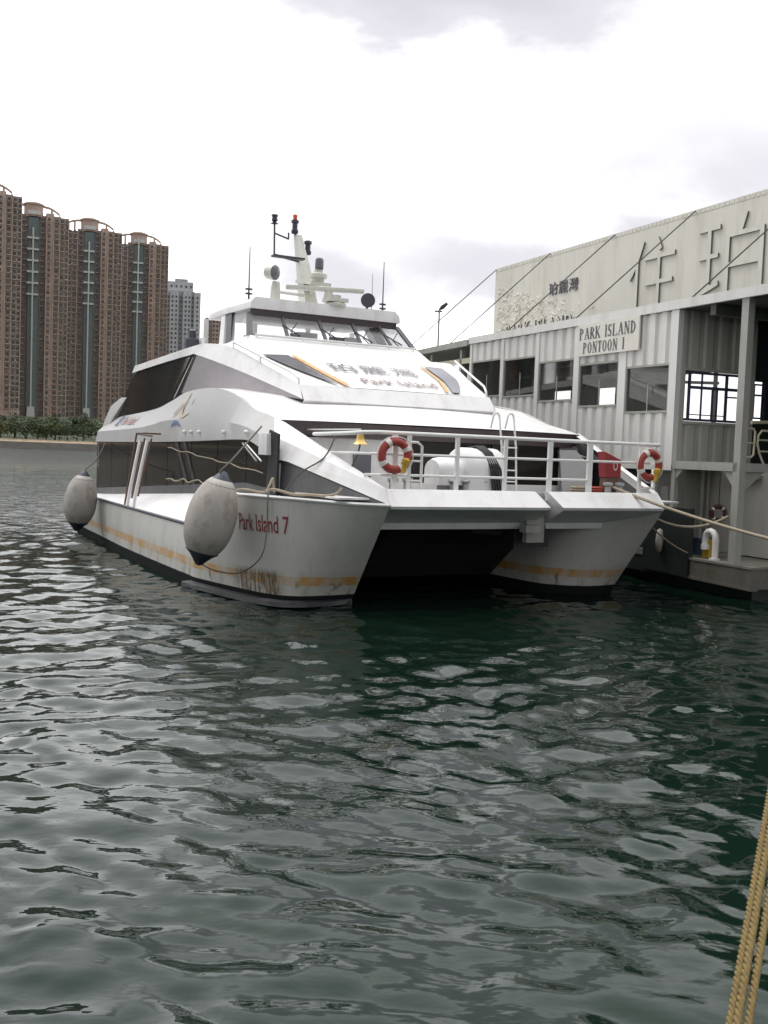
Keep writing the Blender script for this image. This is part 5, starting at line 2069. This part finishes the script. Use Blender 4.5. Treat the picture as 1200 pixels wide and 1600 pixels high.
# things in the lower bay
b = MB()
vp = [(.3, -1.55, .76), (.3, -1.55, 1.25)] + [(.3, -1.35 - .2 * math.cos(a) + .0, 1.3 + .2 * math.sin(a)) for a in [k * math.pi / 6 for k in range(0, 7)]] + [(.3, -1.15, 1.12)]
b.tube(vp, .085, 10)
b.tube([(.3, -1.16, 1.14), (.3, -1.16, 1.0)], .11, 10)
b.tube([(.3, -1.55, .76), (.3, -1.55, .80)], .15, 10)
b.build('vent_pipe', M['band'], pon, smooth=60, label='white gooseneck vent pipe')
o = MB().bb((-.17, -.13, 0), (.17, .13, .46)).build('crate', M['yellow'], smooth=None, bevel=.02)
cr_ = thing('crate', 'yellow plastic crate standing beside the white vent pipe', 'crate', QM @ Matrix.Translation((.52, -1.12, .77)))
o.name = 'crate_body'
o.parent = cr_
b = MB()
b.bb((-.19, -.15, .42), (.19, .15, .47))
b.build('rim', M['yellow'], cr_, smooth=None)
bb_ = thing('storage_bin', 'dark blue bin left of the yellow crate', 'bin', QM @ Matrix.Translation((.6, -.75, .80)))
MB().prism([(-.2, -.18, 0), (.2, -.18, 0), (.22, -.2, .42), (-.22, -.2, .42)], (0, .36, 0)).build('bin_body', M['bluebin'], bb_, smooth=None)
MB().bb((-.24, -.22, .42), (.24, .2, .47)).build('lid', M['bluebin'], bb_, smooth=None)
lr = copy_tree(ring)
for ch in lr.children:
    if ch.name.startswith('ring') or ch.name.startswith('grab'):
        ch.data = ch.data.copy()
        ch.data.materials[0] = M['oldring']
lr['label'] = 'dark faded life ring hanging in the lower bay of the pontoon'
lr['group'] = 'life rings on the pontoon'
lr.matrix_world = QM @ Matrix.Translation((1.18, -.6, 1.92)) @ Matrix.Rotation(R(-24), 4, 'Z') @ Matrix.Scale(.62, 4)
hl = MB()
hl.tube([(1.18, -.6, 2.15), (1.18, -.6, 3.1)], .018, 5)
o = hl.build('hanging_line', M['thinrope'])
o.matrix_world = QM
tag(o, 'dark line from the ceiling holding the ring in the lower bay', 'rope')
# mooring ropes from the starboard bow
rope_thing('mooring_rope', 'taut beige mooring rope running from the bow across the lower bay', arc(F((2.9, .95, 2.62)), Vector((8.75, 21.0, 1.62)), .10, 18), .038, 'rope')
rope_thing('mooring_rope', 'slack beige rope from the ferry hull to the pontoon pillar', arc(F((3.95, .7, 1.95)), QM @ Vector((-.02, -2.3, 1.95)), .28, 16), .034, 'rope')
rope_thing('mooring_rope', 'dim rope running down from the ferry hull to the pontoon deck', arc(F((4.0, .9, 1.8)), QM @ Vector((.05, -.85, .85)), .1, 10), .022, 'rope')

# ------------------------------------------------------------------ near twisted mooring ropes at the lower right


def twisted_rope(label, p, q, r, sag, phase):
    """three-strand rope: each strand a helix about the hanging centre line"""
    p, q = Vector(p), Vector(q)
    n = 520
    Ltot = (q - p).length
    pitch = r * 6.2
    d0 = (q - p).normalized()
    a0 = d0.cross(Vector((0, 0, 1))).normalized()
    b0 = d0.cross(a0)
    mbx = MB()
    for k in range(3):
        pts = []
        for j in range(n + 1):
            t_ = j / n
            c = p.lerp(q, t_) - Vector((0, 0, sag * 4 * t_ * (1 - t_)))
            ang = -2 * math.pi * t_ * Ltot / pitch + k * 2 * math.pi / 3 + phase
            pts.append(c + (a0 * math.cos(ang) + b0 * math.sin(ang)) * r * .52 - p)
        mbx.tube(pts, r * .56, 7)
    o = mbx.build('twisted_rope', M['gold'], smooth=70)
    o.location = p
    return tag(o, label, 'rope', 'yellow mooring ropes in front')


A0, A1 = Vector((1.158, 3.101, 1.553)), Vector((1.825, 4.530, 2.001))
back, fwd = A0 - (A1 - A0) * .5, A1 + (A1 - A0) * .15
side = Vector((1, 0, 0))
for lab, dx0, dx1, dz, r_, ph in (('leftmost of the three twisted yellow ropes at the lower right corner', -.0175, -.025, 0, .0125, 0),
                                  ('middle twisted yellow rope, touching its left neighbour at the lower right', .004, .002, .006, .0145, 1),
                                  ('rightmost twisted yellow rope, a gap apart from the other two', .036, .045, 0, .013, 2)):
    twisted_rope(lab, back + side * dx0 + Vector((0, 0, dz)), fwd + side * dx1, r_, 0, ph)
